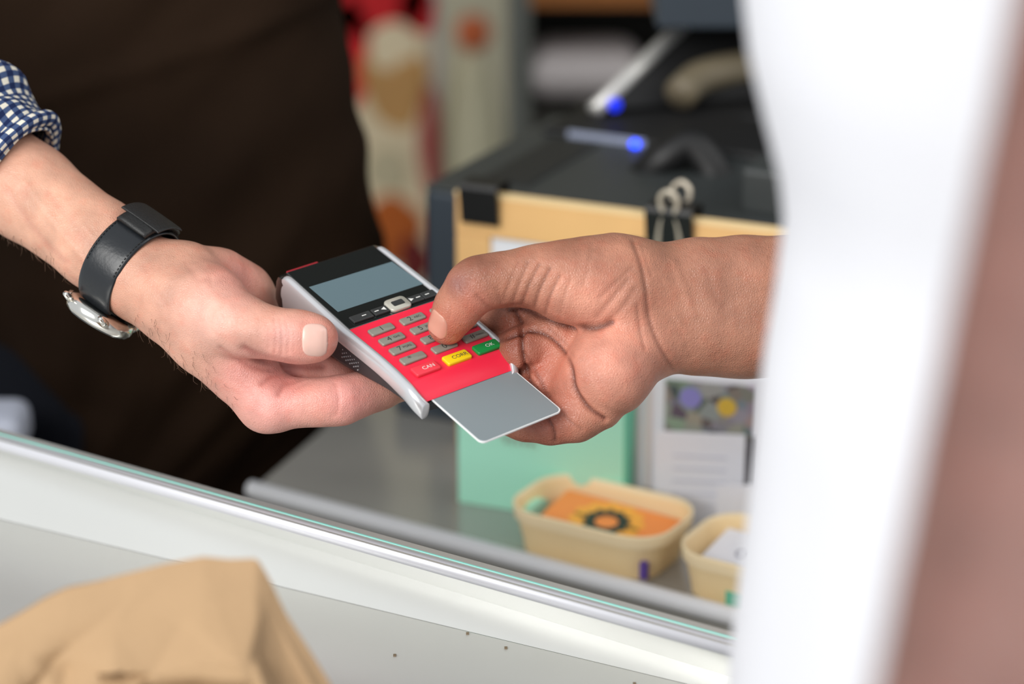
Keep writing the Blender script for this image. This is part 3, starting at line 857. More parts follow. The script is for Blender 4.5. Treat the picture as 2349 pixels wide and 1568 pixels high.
TRn = tones(U, (182, 126, 102), [(1340, 690, 90, (220, 156, 132)), (1400, 820, 130, (230, 160, 138)), (1240, 850, 80, (186, 114, 94)), (1180, 770, 70, (138, 80, 64)), (1250, 960, 80, (158, 92, 76)), (1030, 740, 50, (196, 124, 102)), (1100, 600, 70, (150, 98, 78)), (1090, 690, 40, (190, 122, 102)), (1650, 700, 140, (180, 128, 106)), (1300, 550, 60, (166, 112, 90)), (1050, 650, 30, (140, 92, 82))], dark, (78, 34, 26))  # darker blobs over the curled fingers paint their shade into the skin tone
WR = to_world(V); QR = orient(WR, Q)
fa = at(2040, 705, 1.172)
el = Vector((0.37, 1.20, 0.98)); srt = Vector((0.33, 1.02, 1.36))
nr = at(2975, -400, 0.50); nrb = at(2375, 2200, 0.50)
Vc, Qc = coarse([(at(2045, 652, 1.175), el, .0285, .036), (at(2045, 762, 1.175), el, .0272, .036), (el, srt, .048, .055), (srt, (0.36, .56, 1.40), .075, .07), ((0.30, .78, 1.3), (0.30, .72, 1.3), .13, .13), ((0.30, .74, 1.15), (0.30, .72, .8), .13, .13), ((0.30, .75, 1.42), (0.30, .75, 1.52), .055, .055), ((.36, .56, 1.40), (.2, .55, 1.42), .07, .06), ((.2, .55, 1.42), tuple(nr), .055, .052), (tuple(nr), tuple(nrb), .050, .044)], 6.0, 14)
Qc = orient(Vc, Qc)
def armtube(pts, rs, seg=36):
    return tube(smoothpath(pts, 6), [float(np.interp(i / (6 * (len(pts) - 1)), np.linspace(0, 1, len(rs)), rs)) for i in range(6 * (len(pts) - 1) + 1)], seg)
#ARM
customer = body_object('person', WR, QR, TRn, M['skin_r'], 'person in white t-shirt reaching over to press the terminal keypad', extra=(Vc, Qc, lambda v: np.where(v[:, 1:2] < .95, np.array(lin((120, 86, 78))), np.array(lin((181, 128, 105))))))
nm = c2w_dir(np.array([-.50, .14, -.86])).normalized()
al = c2w_dir(np.array([-5.0, -9.0, 4.0])).normalized()
al = (al - nm * al.dot(nm)).normalized(); sd = nm.cross(al).normalized()
nail('thumb_nail', customer, WR, QR, at(1006, 744, 1.128), al, sd, nm, 0.0115, 0.0125, M['nail_r'], 'glossy thumb nail')

# ================================================================ CLOTHES
def ringshell(name, rows, m, parent, seg=96, fold=None, uvs=None, thick=0.0015, cap=False):
    """rows: list of (centre, axisA, axisB, ra, rb); fold(i,t,ang)->radial offset"""
    V = []; n = len(rows)
    for i, (c, A, B, ra, rb) in enumerate(rows):
        for k in range(seg):
            a = 2 * math.pi * k / seg
            o = fold(i / (n - 1), a, c) if fold else 0
            V.append(c + A * (math.cos(a) * (ra + o)) + B * (math.sin(a) * (rb + o)))
    F = [(i * seg + k, i * seg + (k + 1) % seg, (i + 1) * seg + (k + 1) % seg, (i + 1) * seg + k) for i in range(n - 1) for k in range(seg)]
    o = put(name, V, F, m, parent, smooth=True, world=False)
    if thick:
        s = o.modifiers.new('thick', 'SOLIDIFY'); s.thickness = thick; s.offset = -1
    return o
def addrings(o, seg, n, uscale, vscale):
    me = o.data; uv = me.uv_layers.new(name='UVMap')
    for p in me.polygons:
        ks = [me.loops[l].vertex_index % seg for l in p.loop_indices]
        wrap = max(ks) - min(ks) > seg / 2
        for l, k in zip(p.loop_indices, ks):
            vi = me.loops[l].vertex_index
            kk = k + seg if (wrap and k < seg / 2) else k
            uv.data[l].uv = (kk / seg * uscale, (vi // seg) / (n - 1) * vscale)
def silring(px, py, yc, a, b, side=-1):
    """ring of an upright oval body whose left (-1) or right (1) outline passes the given ray"""
    d = at(px, py, 1.0) - Vector((0, 0, CAMZ)); m = d.x / d.y
    xc = m * yc - side * math.sqrt(a * a + m * m * b * b)
    yt = yc - b * 0.1
    return (Vector((xc, yc, CAMZ + d.z / d.y * yt)), Vector((1, 0, 0)), Vector((0, 1, 0)), a, b)
# customer's t-shirt: body seen close to the lens
edge = [(-500, 1660), (0, 1690), (150, 1705), (300, 1740), (450, 1778), (560, 1788), (750, 1768), (900, 1745), (1100, 1728), (1300, 1705), (1568, 1675), (2000, 1640), (2600, 1600)]
rows = []
for py in range(-1300, 3000, 60):
    px = float(np.interp(py, [e[0] for e in edge], [e[1] for e in edge]))
    rows.append(silring(px, py, 0.74, 0.19, 0.155))
def f1(t, a, c): return 0.0035 * noise.noise(Vector((math.cos(a) * 3, math.sin(a) * 3, c.z * 5))) * (1 if True else 0)
shirt = ringshell('t_shirt', rows, M['tshirt'], customer, 128, f1)
V, F = tube([srt + Vector((0, .0, .03)), srt.lerp(el, .35), srt.lerp(el, .6)], [.078, .07, .07], 40, False)
put('t_shirt_sleeve', V, F, M['tshirt'], customer, smooth=True, world=False)

# vendor's apron
ed = [(-900, 700, -700), (0, 775, -500), (150, 797, -420), (300, 822, -330), (450, 852, -260), (560, 870, -200), (660, 868, -120), (740, 852, -60), (860, 805, 10), (980, 745, 42), (1110, 655, 48), (1400, 560, 60), (2200, 500, 80)]
rows = []
for py in range(-900, 2200, 20):
    xr = float(np.interp(py, [e[0] for e in ed], [e[1] for e in ed])); xl = float(np.interp(py, [e[0] for e in ed], [e[2] for e in ed]))
    hw = (xr - xl) / FX * 1.62 / 2
    rows.append(silring(xr, py, 1.58, hw, min(0.115, hw * .75), 1))
def f2(t, a, c):
    x = math.cos(a) * 0.25; z = c.z
    s = 0
    for k, (sl, fr, am) in enumerate([(0.55, 17, .009), (0.75, 30, .006), (0.35, 9, .010)]):
        s += am * noise.noise(Vector(((x * sl - z) * fr + 1.5 * k, (x + z * .3) * fr * .22, 3.3 * k)))
    s += 0.004 * math.exp(-((z - 1.128 - 0.20 * x + .0) / .006) ** 2)   # stitched seam ridge
    return s
ringshell('apron', rows, M['apron'], vendor, 220, f2)
# vendor's rolled gingham sleeve
axis = smoothpath([at(42, 395, 1.200), at(-60, 318, 1.206), at(-200, 215, 1.222), at(-360, 110, 1.238), eb.lerp(at(-330, 150, 1.235), .35), eb, eb.lerp(Vector(sh), .5), Vector(sh)], 14)
rows = []; up = Vector((0, 0, 1)); n = len(axis)
for i, c in enumerate(axis):
    t = (axis[min(i + 1, n - 1)] - axis[max(i - 1, 0)]).normalized()
    A = t.cross(Vector((0, -.9, .4))).normalized(); B = t.cross(A).normalized()
    r = float(np.interp(i, [0, 2, 6, 8, 11, 16, 24, 44, 70, n], [.0275, .0295, .0305, .0335, .0345, .0375, .042, .05, .062, .075]))
    rows.append((c, A, B, r, r))
def f3(t, a, c):
    i = t * (n - 1)
    return .0022 * math.sin(3 * a + i * .55) * min(1, i / 8) + .0035 * noise.noise(Vector((math.cos(a) * 1.4, math.sin(a) * 1.4, i * .28)))
slv = ringshell('shirt_sleeve', rows, M['gingham'], vendor, 160, f3, thick=.0012)
addrings(slv, 160, n, 26, 62)
# rolled cuff
rows = []
for k in range(15):
    a = -math.pi * .9 + k / 14 * math.pi * 1.75
    i = 2.6 - 2.7 * math.cos(a)
    i = max(0, min(n - 1.01, i)); c = axis[int(i)].lerp(axis[int(i) + 1], i - int(i))
    t = (axis[int(i) + 1] - axis[int(i)]).normalized(); A = t.cross(Vector((0, -.9, .4))).normalized(); B = t.cross(A).normalized()
    rr = .0295 + .0042 * math.sin(a)
    rows.append((c, A, B, rr, rr))
def f4(t, a, c): return .0018 * noise.noise(Vector((math.cos(a) * 2.6, math.sin(a) * 2.6, 7)))
cf = ringshell('rolled_cuff', rows, M['gingham'], vendor, 160, f4, thick=0)
addrings(cf, 160, 15, 26, 5)
rows = [(Vector((x_, 1.62, z_)), Vector((1, 0, 0)), Vector((0, 1, 0)), .13, .125) for x_, z_ in ((-.30, 1.10), (-.30, 1.2), (-.31, 1.3), (-.31, 1.45))]
put_shirt = ringshell('shirt_front', [(c + Vector((0, .03, 0)), A, B, .2, .15) for c, A, B, a, b in rows[1:]], M['gingham'], vendor, 80)
addrings(put_shirt, 80, 3, 120, 30)
for sx in (-1, 1):
    V, F = tube([Vector((-.30 + sx * .02, 1.60, .98)), Vector((-.30 + sx * .035, 1.6, .6)), Vector((-.30 + sx * .04, 1.62, .05))], [.085, .075, .06], 28)
    put('trouser_leg', V, F, M['cloth_dark'], vendor, smooth=True, world=False)

# ================================================================ WATCH worn with the face under the wrist
wc = at(297, 612, 1.169)
wax = (at(430, 700, 1.158) - at(190, 530, 1.182)).normalized()      # along the arm
wn = c2w_dir(np.array([.0, .0, -1.0])); wn = (wn - wax * wn.dot(wax)).normalized()
wu = wn.cross(wax).normalized()
if wu.z < 0: wu = -wu
# frame: X along arm, Y = wu (up side), Z = toward viewer
WMx = Matrix((wax, wu, wax.cross(wu))).transposed()
watch = thing('wristwatch', wc, 'black leather strap watch on the hairy wrist below the gingham cuff', 'watch', rot=WMx)
def band(a0, a1, wd, r0, r1, nA=40, th=.0022, bow=.0):
    rings = []
    for i in range(nA + 1):
        a = a0 + (a1 - a0) * i / nA; r = r0 + (r1 - r0) * i / nA
        W2 = wd(i / nA) / 2 if callable(wd) else wd / 2
        sec = []
        for x, rr in [(-W2, r), (-W2, r + th * .6), (-W2 + .0012, r + th), (-W2 * .5, r + th * 1.12), (W2 * .5, r + th * 1.12), (W2 - .0012, r + th), (W2, r + th * .6), (W2, r)]:
            sec.append((x + bow * math.sin(a), rr * math.cos(a) * 1.04, rr * math.sin(a) * .98))
        rings.append(sec)
    return loft(rings)
RW = 0.0226
d2 = math.radians
V, F = band(d2(-150), d2(165), lambda t: .0215 - .001 * t, RW, RW, 60)
put('strap', V, F, M['leather'], watch, smooth=True, world=False).modifiers.new('b', 'SUBSURF').levels = 1
V, F = band(d2(-14), d2(52), .0185, RW + .0028, RW + .0030, 18, .0022)
o = put('strap_tail', V, F, M['leather2'], watch, smooth=True, world=False)
V, F = band(d2(-2), d2(40), .0245, RW + .0046, RW + .0048, 14, .0012)
bevel(put('strap_keeper', V, F, M['leather2'], watch, smooth=True, world=False), .0005)
# stitching line along each edge
parts = []
for s in (-1, 1):
    for k in range(38):
        a = d2(-60 + k * 4.4); r = RW + .0025
        parts.append(tube([(s * .0088, r * math.cos(a) * 1.04, r * math.sin(a) * .98), (s * .0088, r * math.cos(a + .045) * 1.04, r * math.sin(a + .045) * .98)], .00025, 5))
V, F = merge(parts)
put('stitching', V, F, M['leather2'], watch, world=False)
# case under the wrist (angle about 165-180 deg)
ca = d2(186)
cc = Vector((0, math.cos(ca) * (RW + .0042) * 1.04, math.sin(ca) * (RW + .0042)))
cn = Vector((0, math.cos(ca), math.sin(ca))); cx_ = Vector((1, 0, 0)); cy_ = cn.cross(cx_)
def disc(r_list):
    return loft([[cc + cx_ * (math.cos(q) * r) + cy_ * (math.sin(q) * r) + cn * h for q in [2 * math.pi * k / 40 for k in range(40)]] for r, h in r_list])
V, F = disc([(.0145, -.004), (.0172, -.0035), (.0178, -.001), (.0178, .001), (.0168, .003), (.0155, .0034)])
case = put('watch_case', V, F, M['chrome'], watch, smooth=True, world=False)
V, F = disc([(.0152, .0030), (.0150, .0040), (.0120, .0043)])
put('watch_glass', V, F, M['gloss_black'], case, smooth=True, world=False)
V, F = tube([cc + cx_ * -.0172, cc + cx_ * -.0205], .0026, 14)
put('crown', V, F, M['chrome'], case, smooth=True, world=False)
lug = cc - cy_ * 0
parts = []
for sx in (-1, 1):
    for sy in (-1, 1):
        parts.append(tube([cc + cx_ * sx * .0115 + cy_ * sy * .010, cc + cx_ * sx * .0115 + cy_ * sy * .0195 - cn * .003], [.0022, .0014], 10))
V, F = merge(parts)
put('lug', V, F, M['chrome'], case, smooth=True, world=False)
V, F = tube([cc + cx_ * -.0112 + cy_ * -.019 - cn * .002, cc + cx_ * .0112 + cy_ * -.019 - cn * .002], .0009, 8)
put('spring_bar', V, F, M['chrome'], case, smooth=True, world=False)

# ================================================================ PAPER BAG
random.seed(4)
bag_top = [(-260, 1520), (-60, 1452), (0, 1432), (60, 1398), (112, 1366), (160, 1344), (230, 1330), (300, 1312), (380, 1292), (470, 1274), (530, 1280), (575, 1278), (600, 1318), (640, 1402), (690, 1480), (745, 1568), (790, 1700), (800, 1900)]
BD = 0.93
base = onz(330, 1900, ZS)
base = Vector((at(290, 1500, BD).x, at(290, 1500, BD).y, ZS))
cols = 64; rowsn = 44
topz = []; V = []
def topat(px):
    return float(np.interp(px, [p[0] + (18 if p[0] > 560 else 0) for p in bag_top], [p[1] - 14 for p in bag_top]))
pxl, pxr = -260, 800
from mathutils.geometry import delaunay_2d_cdt
def facets(n, seed):
    """piecewise flat random relief, the way stiff paper creases"""
    rn = random.Random(seed)
    pts = [Vector((rn.random(), rn.random())) for _ in range(n)] + [Vector(p) for p in ((-.1, -.1), (1.1, -.1), (-.1, 1.1), (1.1, 1.1), (.5, -.1), (.5, 1.1), (-.1, .5), (1.1, .5))]
    co, _, tri, *_ = delaunay_2d_cdt(pts, [], [], 0, 1e-6)
    C2 = np.array([tuple(c) for c in co]); hh = np.array([rn.uniform(-1, 1) for _ in co]); T3 = np.array([list(t) for t in tri])
    A, B, C_ = C2[T3[:, 0]], C2[T3[:, 1]], C2[T3[:, 2]]
    den = (B[:, 0] - A[:, 0]) * (C_[:, 1] - A[:, 1]) - (C_[:, 0] - A[:, 0]) * (B[:, 1] - A[:, 1])
    def ev(u, v):
        w1 = ((u - A[:, 0]) * (C_[:, 1] - A[:, 1]) - (C_[:, 0] - A[:, 0]) * (v - A[:, 1])) / den
        w2 = ((B[:, 0] - A[:, 0]) * (v - A[:, 1]) - (u - A[:, 0]) * (B[:, 1] - A[:, 1])) / den
        k = int(np.argmax(np.minimum(np.minimum(w1, w2), 1 - w1 - w2)))
        return float(hh[T3[k, 0]] * (1 - w1[k] - w2[k]) + hh[T3[k, 1]] * w1[k] + hh[T3[k, 2]] * w2[k])
    return ev
cols, rowsn = 120, 90
def bagside(sign):
    fa_, fb_, fc_ = facets(34, 11 if sign < 0 else 12), facets(110, 21 if sign < 0 else 22), facets(14, 31)
    pts = []
    for i in range(cols + 1):
        t = i / cols
        px = pxl + (pxr - pxl) * t
        py = topat(px)
        tp = at(px, py, BD)
        bx = base.x + (t - .5) * .155
        for j in range(rowsn + 1):
            v = j / rowsn
            z = tp.z + (ZS + .0005 - tp.z) * v
            x = tp.x + (bx - tp.x) * (v ** 1.1)
            endc = (1 - abs(2 * t - 1) ** 4)
            open_ = math.sin(min(1, v * 1.35) * math.pi / 2)
            th_ = .05 * open_ * endc ** .5
            keep = min(1, (1 - v) * 6) * min(1, endc * 4)
            cr = (.021 * fa_(t, v) + .013 * fb_(t, v) + .014 * fc_(t, v)) * keep * min(1, (v * 3.0) ** 1.3 + .02)
            pts.append(Vector((x + cr * .3, tp.y - .006 * (1 - v) + sign * (th_ + cr), z + cr * .12 * min(1, v * 8))))
    return pts
fr, bk = bagside(-1), bagside(1)
nr_ = rowsn + 1
V = fr + bk; off = len(fr); F = []
for i in range(cols):
    for j in range(rowsn):
        a, b, c_, d_ = i * nr_ + j, (i + 1) * nr_ + j, (i + 1) * nr_ + j + 1, i * nr_ + j + 1
        F.append((a, b, c_, d_)); F.append((off + a, off + d_, off + c_, off + b))
for i in range(cols):
    F.append((i * nr_, off + i * nr_, off + (i + 1) * nr_, (i + 1) * nr_))
    j = rowsn; F.append((i * nr_ + j, (i + 1) * nr_ + j, off + (i + 1) * nr_ + j, off + i * nr_ + j))
for j in range(rowsn):
    F.append((j, j + 1, off + j + 1, off + j)); e = cols * nr_
    F.append((e + j, off + e + j, off + e + j + 1, e + j + 1))
bag = put('paper_bag', V, F, M['kraft'], smooth=False)
tag(bag, 'crumpled brown paper bag standing on the front steel counter', 'paper bag')

# ================================================================ PRINTER (dark box with light), frame, clips
pb = onz(965, 1045, ZC)
yaw = -26.0
pr = thing('receipt_printer', pb, 'black box shaped printer with a glowing blue light on top', 'printer', rot=yawm(yaw))
PRi = pr.matrix_world.inverted()
Rz = yawm(yaw)
def inpr(p): return PRi @ p
def on_local_z(px, py, z):  return PRi @ onz(px, py, ZC + z)
ph = 0.160
tl = on_local_z(970, 430, ph)
pw, pd = 0.40, 0.20
lbox('printer_body', pr, (tl.x, tl.x + pw, tl.y, tl.y + pd, 0.002, ph), M['pbox_side'], .006)
lbox('top_cover', pr, (tl.x + .001, tl.x + pw - .001, tl.y + .001, tl.y + pd - .001, ph - .002, ph + .002), M['pbox'], .0018)
p0, p1 = on_local_z(1100, 420, ph), on_local_z(1275, 325, ph)
lbox('paper_slot', pr, (p0.x - .0, p0.x + .035, p0.y, p1.y, ph + .0015, ph + .0035), M['slot'], .0008)
lbox('base_foot', pr, (tl.x - .024, tl.x + .12, tl.y - .0, tl.y + .06, 0.0, .030), M['pbox_side'], .003)
# raised rear part with the label and light
q0 = on_local_z(1195, 318, ph)
rb = lbox('raised_cover', pr, (q0.x + .01, q0.x + .32, q0.y + .012, q0.y + .10, ph, ph + .007), M['black'], .004)
k0 = PRi @ at(1300, 312, 1.74); 
def on_local_y(px, py, y):
    o = PRi @ Vector((0, 0, CAMZ)); d = (PRi.to_3x3() @ (at(px, py, 1.0) - Vector((0, 0, CAMZ))))
    return o + d * ((y - o.y) / d.y)
yf = q0.y + .012
a_, b_ = on_local_y(1303, 320, yf), on_local_y(1480, 322, yf)
lbox('status_label', pr, (a_.x, b_.x, yf - .0012, yf + .001, ph - .001, ph + .0068), M['label'], .0005)
l_ = on_local_y(1457, 318, yf - .002)
bm = bmesh.new(); bmesh.ops.create_uvsphere(bm, u_segments=16, v_segments=10, radius=.0030)
V = [v.co + Vector((l_.x, yf - .002, ph + .003)) for v in bm.verts]; F = [tuple(v.index for v in f.verts) for f in bm.faces]; bm.free()
o = put('status_light', V, F, M['led'], pr, smooth=True, world=False); o['label'] = 'glowing blue light'

# tablet register behind: slanted bright edge, dark screen and dark top block
tb = at(1400, 300, 1.78)
tp_ = thing('tablet_register', Vector((tb.x, tb.y, ZC)), 'slanted tablet register with bright aluminium edge behind the printer', 'cash register')
e0, e1 = at(1372, 252, 1.70), at(1580, 52, 1.76)
dv = Vector((.30, .10, 0)) * 1.0
nrm_ = (e1 - e0).cross(dv).normalized() * .006
def slab(p, q, d, n_): 
    V = [p, q, q + d, p + d, p + n_, q + n_, q + d + n_, p + d + n_]
    return V, [(0, 1, 2, 3), (4, 7, 6, 5), (0, 4, 5, 1), (1, 5, 6, 2), (2, 6, 7, 3), (3, 7, 4, 0)]
V, F = slab(e0, e1, dv, nrm_)
put('screen_panel', V, F, M['black'], tp_)
V, F = tube([e0 - dv.normalized() * .003, e1 - dv.normalized() * .003], .0055, 14)
put('aluminium_edge', V, F, M['alu'], tp_, smooth=True)
t0 = at(1503, 28, 1.72)
V, F = boxverts(t0.x, t0.x + .34, t0.y - .02, t0.y + .12, t0.z - .008, t0.z + .05)
bevel(put('top_housing', V, F, M['pbox_side'], tp_), .003)
V, F = boxverts(e0.x - .012, e0.x + .33, e0.y - .0, e0.y + .05, ZC + ph + .0075, e0.z - .010)
bevel(put('stand_base', V, F, M['black'], tp_), .003)
s0 = at(1410, 240, 1.69)
bm = bmesh.new(); bmesh.ops.create_uvsphere(bm, u_segments=16, v_segments=10, radius=.0045)
V = [v.co + s0 for v in bm.verts]; F = [tuple(v.index for v in f.verts) for f in bm.faces]; bm.free()
put('indicator_light', V, F, mat('dim_blue_light', (10, 30, 160), emit=(12, 40, 220), estr=1.6), tp_, smooth=True)
bd_ = at(1640, 190, 1.78)
V, F = tube(smoothpath([at(1560, 215, 1.70), at(1600, 180, 1.72), at(1670, 160, 1.74), at(1760, 150, 1.76)], 6), .012, 12)
cb = put('receipt_paper', V, F, M['cable2'], tp_, smooth=True)
cb['label'] = 'beige strip of curled paper'
V, F = tube(smoothpath([at(1475, 412, 1.60), at(1520, 368, 1.59), at(1580, 335, 1.59), at(1622, 372, 1.59), at(1645, 424, 1.59)], 8), .0125, 14)
cb = put('cable_loop', V, F, M['cable'], smooth=True)
tag(cb, 'thick black cable looping over the printer behind the silver clip', 'cable')
b0_ = on_local_z(1680, 500, ph)
lbox('side_module', pr, (b0_.x - .0, b0_.x + .12, b0_.y + .01, b0_.y + .09, ph, ph + .03), M['pbox'], .004)

# clip frame made of pale wood
fb = onz(1050, 1120, ZC)
fyaw = -23.5
ftl = at(1044, 443, 1.515)
fr_ = thing('wooden_frame', Vector((ftl.x, ftl.y, ZC)), 'pale wooden clip frame with white sheet leaning on the printer', 'frame', rot=yawm(fyaw))
fh = ftl.z - ZC; st = .024
for b in ((0, .36, 0, .008, fh - .026, fh), (0, .36, 0, .008, 0, .026)):
    o = lbox('rail', fr_, b, M['wood'], .001)
for b in ((0, .0235, 0.0002, .0082, .0262, fh - .0262), (.3365, .36, 0.0002, .0082, .0262, fh - .0262)):
    lbox('stile', fr_, b, M['wood'], .001)
lbox('front_bevel', fr_, (0, .36, -.0008, .0085, fh - .0002, fh + .0016), M['wood_edge'])
lbox('white_sheet', fr_, (.0235, .3365, .003, .006, .02, fh - .0262), M['paper'])
# binder clips
FRi = fr_.matrix_world
def clip(cx_, wd, handles, label, lean=0):
    c = FRi @ Vector((cx_, .004, fh))
    t = thing('binder_clip', c, label, 'binder clip', rot=yawm(fyaw), group='binder clips on the frame' if False else None)
    w2 = wd / 2
    V, F = loft([[(x, y, z) for y, z in [(-.0095, .009), (.0095, .009), (.0085, .0), (.0055, -.0165), (.0048, -.0165), (-.0018, -.0165 + 0), (-.0055, -.0165), (-.0085, .0)]] for x in (-w2, w2)])
    V, F = loft([[(x, y, z) for y, z in [(-.0085, .0075), (-.0095, .006), (-.0062, -.0155), (-.0068, -.0175), (-.0074, -.0172), (-.0108, .006), (-.0095, .0088), (.0095, .0088), (.0108, .006), (.0078, -.0172), (.0068, -.0172), (.0095, .006), (.0085, .0075)]] for x in (-w2, w2)])
    put('clip_body', V, F, M['cable'], t, world=False)
    for s, ang in ((-1, handles[0]), (1, handles[1])):
        if ang is None: continue
        Rm = Matrix.Rotation(ang, 4, 'X')
        pts = [(-w2 * .50, 0, 0), (-w2 * .40, 0, .012), (-w2 * .26, 0, .022), (-w2 * .36, 0, .027), (-w2 * .33, 0, .0325), (0, 0, .036), (w2 * .33, 0, .0325), (w2 * .36, 0, .027), (w2 * .26, 0, .022), (w2 * .40, 0, .012), (w2 * .50, 0, 0)]
        pts = [Rm @ Vector(p) + Vector((0, s * .0068, -.016)) for p in pts]
        V, F = tube(smoothpath(pts, 6), .0017, 10)
        o = put('wire_handle', V, F, M['alu2'], t, smooth=True, world=False); o['label'] = 'silver wire handle'
    return t
M['alu2'] = mat('nickel_wire', (196, 186, 168), rough=0.35, metal=0.3)
xf = lambda px, py: (FRi.inverted() @ at(px, py, 1.50))
def frx(px, py):
    o = FRi.inverted() @ Vector((0, 0, CAMZ)); d = FRi.inverted().to_3x3() @ (at(px, py, 1.0) - Vector((0, 0, CAMZ)))
    return (o + d * (-o.y / d.y)).x
clip(frx(1105, 470), .026, (None, None), 'black binder clip without handles at the left corner of the wooden frame')
clip(frx(1540, 520), .030, (.10, -.18), 'black binder clip with silver wire handles in the middle of the wooden frame')
gx = frx(1455, 540)
o = lbox('paper_tab', fr_, (gx - .002, gx + .012, -.004, -.001, fh - .024, fh - .014), M['pbox_side'])

# mint box
m0, m1 = onz(1051, 1152, ZC), onz(1437, 1212, ZC)
mh = 0.098
mt = thing('mint_box', m0, 'mint green cardboard box behind the basket of orange cards', 'box', rot=Matrix.Rotation(math.atan2(m1.y - m0.y, m1.x - m0.x), 3, 'Z'))
ml = (m1 - m0).length
lbox('box_body', mt, (0, ml, 0, .035, 0, mh), M['mint'], .0008)
lbox('box_edge', mt, (ml - .0025, ml + .0002, -.0004, .0354, .0, mh + .0004), M['mint_dark'])
tv, tf = tube([(ml * (.26 + k * .0065), -.0004, .047 + .0035 * math.sin(k * 1.1)) for k in range(34)], .0006, 6)
put('faint_script_line', tv, tf, mat('faint_print', (172, 196, 182), rough=.5), mt, world=False)

# ================================================================ WHITE BOARDS AND CARDS (right)
wb0 = onz(1440, 1188, ZC)
wyaw = -14
wb = thing('display_stand', wb0, 'tall white display board carrying photographs beside the mint box', 'display board', rot=yawm(wyaw))
WBi = wb.matrix_world.inverted()
def wbx(px, py, y=0):
    o = WBi @ Vector((0, 0, CAMZ)); d = WBi.to_3x3() @ (at(px, py, 1.0) - Vector((0, 0, CAMZ)))
    return o + d * ((y - o.y) / d.y)
topw = wbx(1500, 845).z
lbox('board_panel', wb, (.005, .20, 0, .006, 0, topw), M['paper'], .0008)
lbox('side_fold', wb, (-.0005, .0052, -.001, .006, 0, topw), M['paper2'])
lbox('inner_fold', wb, (.0105, .0135, -.0012, .0, 0, topw - .004), M['paper2'])
c0, c1_ = wbx(1527, 868), wbx(1727, 1040)
lbox('collage_print', wb, (c0.x, c1_.x, -.0012, -.0002, wbx(1600, 1020).z, c0.z), M['collage'])
for (px, py, rr, mm) in ((1585, 910, .0066, mat('violet_blob', (140, 135, 200), rough=.6)), (1668, 932, .0058, mat('yellow_blob', (212, 176, 66), rough=.6))):
    c = wbx(px, py)
    V, F = loft([[(c.x + math.cos(q) * rr, y, c.z + math.sin(q) * rr) for q in [2 * math.pi * k / 20 for k in range(20)]] for y in (-.0015, -.001)])
    put('collage_patch', V, F, mm, wb, world=False)
c0 = wbx(1716, 1000); lbox('dark_patch', wb, (c0.x - .003, c0.x + .006, -.0012, -.0002, c0.z - .030, c0.z), mat('dark_print', (58, 50, 56), rough=.6))
def leaf(name, px0, py0, px1, py1, D, yaw, label, cat, mm='paper', lean=0.0, extra=None, group=None):
    """a small card standing on the counter; top left / bottom right pixels"""
    bl = onz(px0, py1, ZC)
    tl_ = at(px0, py0, D)
    W_ = (px1 - px0) / FX * D / math.cos(math.radians(yaw))
    hgt = (py1 - py0) / FX * D / cp
    loc = at(px0, py1, D)
    t = thing(name, loc, label, cat, rot=yawm(-yaw) @ Matrix.Rotation(-lean, 3, 'X'), group=group)
    lbox('sheet', t, (0, W_, 0, .0006, 0, hgt), M[mm])
    if extra: extra(t, W_, hgt)
    return t
def lines(t, W_, h_):
    for k in range(4):
        lbox('text_line', t, (W_ * .2, W_ * .8, -.0003, 0, h_ * (.75 - k * .13), h_ * (.765 - k * .13)), M['label_pale'])
M['label_pale'] = mat('pale_print', (196, 198, 212), rough=.7)
def standing(name, px0, py0, px1, pyb, yaw, label, cat, extra=None):
    """card whose foot is on the counter; pyb = foot pixel row at the left edge"""
    ft = onz(px0, pyb, ZC + .0005); D = (ft.y * cp - (ft.z - CAMZ) * sp)
    tpt = at(px0, py0, D)
    h_ = (pyb - py0) / FX * D / cp
    W_ = (px1 - px0) / FX * D / math.cos(math.radians(yaw))
    t = thing(name, ft, label, cat, rot=yawm(-yaw))
    lbox('sheet', t, (0, W_, 0, .0012, 0, h_), M['paper'])
    if extra: extra(t, W_, h_)
    return t
standing('leaflet', 1500, 985, 1700, 1206, 8, 'white text leaflet standing before the photo board', 'leaflet', lines)
def ringmark(t, W_, h_):
    V, F = loft([[(W_ * .62 + math.cos(q) * r, y, h_ * .68 + math.sin(q) * r) for q in [2 * math.pi * k / 24 for k in range(24)]] for r, y in ((.0062, 0), (.0062, -.0004), (.0045, -.0004), (.0045, 0))], cap=False)
    put('circle_mark', V, F, mat('pale_blue_print', (176, 196, 226), rough=.6), t, world=False)
    lbox('text_line', t, (W_ * .15, W_ * .9, -.0004, 0, h_ * .36, h_ * .40), M['label_grey'])
    lbox('text_line', t, (W_ * .15, W_ * .9, -.0004, 0, h_ * .24, h_ * .28), M['label_grey'])
M['label_grey'] = mat('grey_print', (150, 150, 165), rough=.7)
standing('card_holder', 1640, 1108, 1830, 1262, 6, 'white card with pale circle standing behind the second basket', 'card', ringmark)

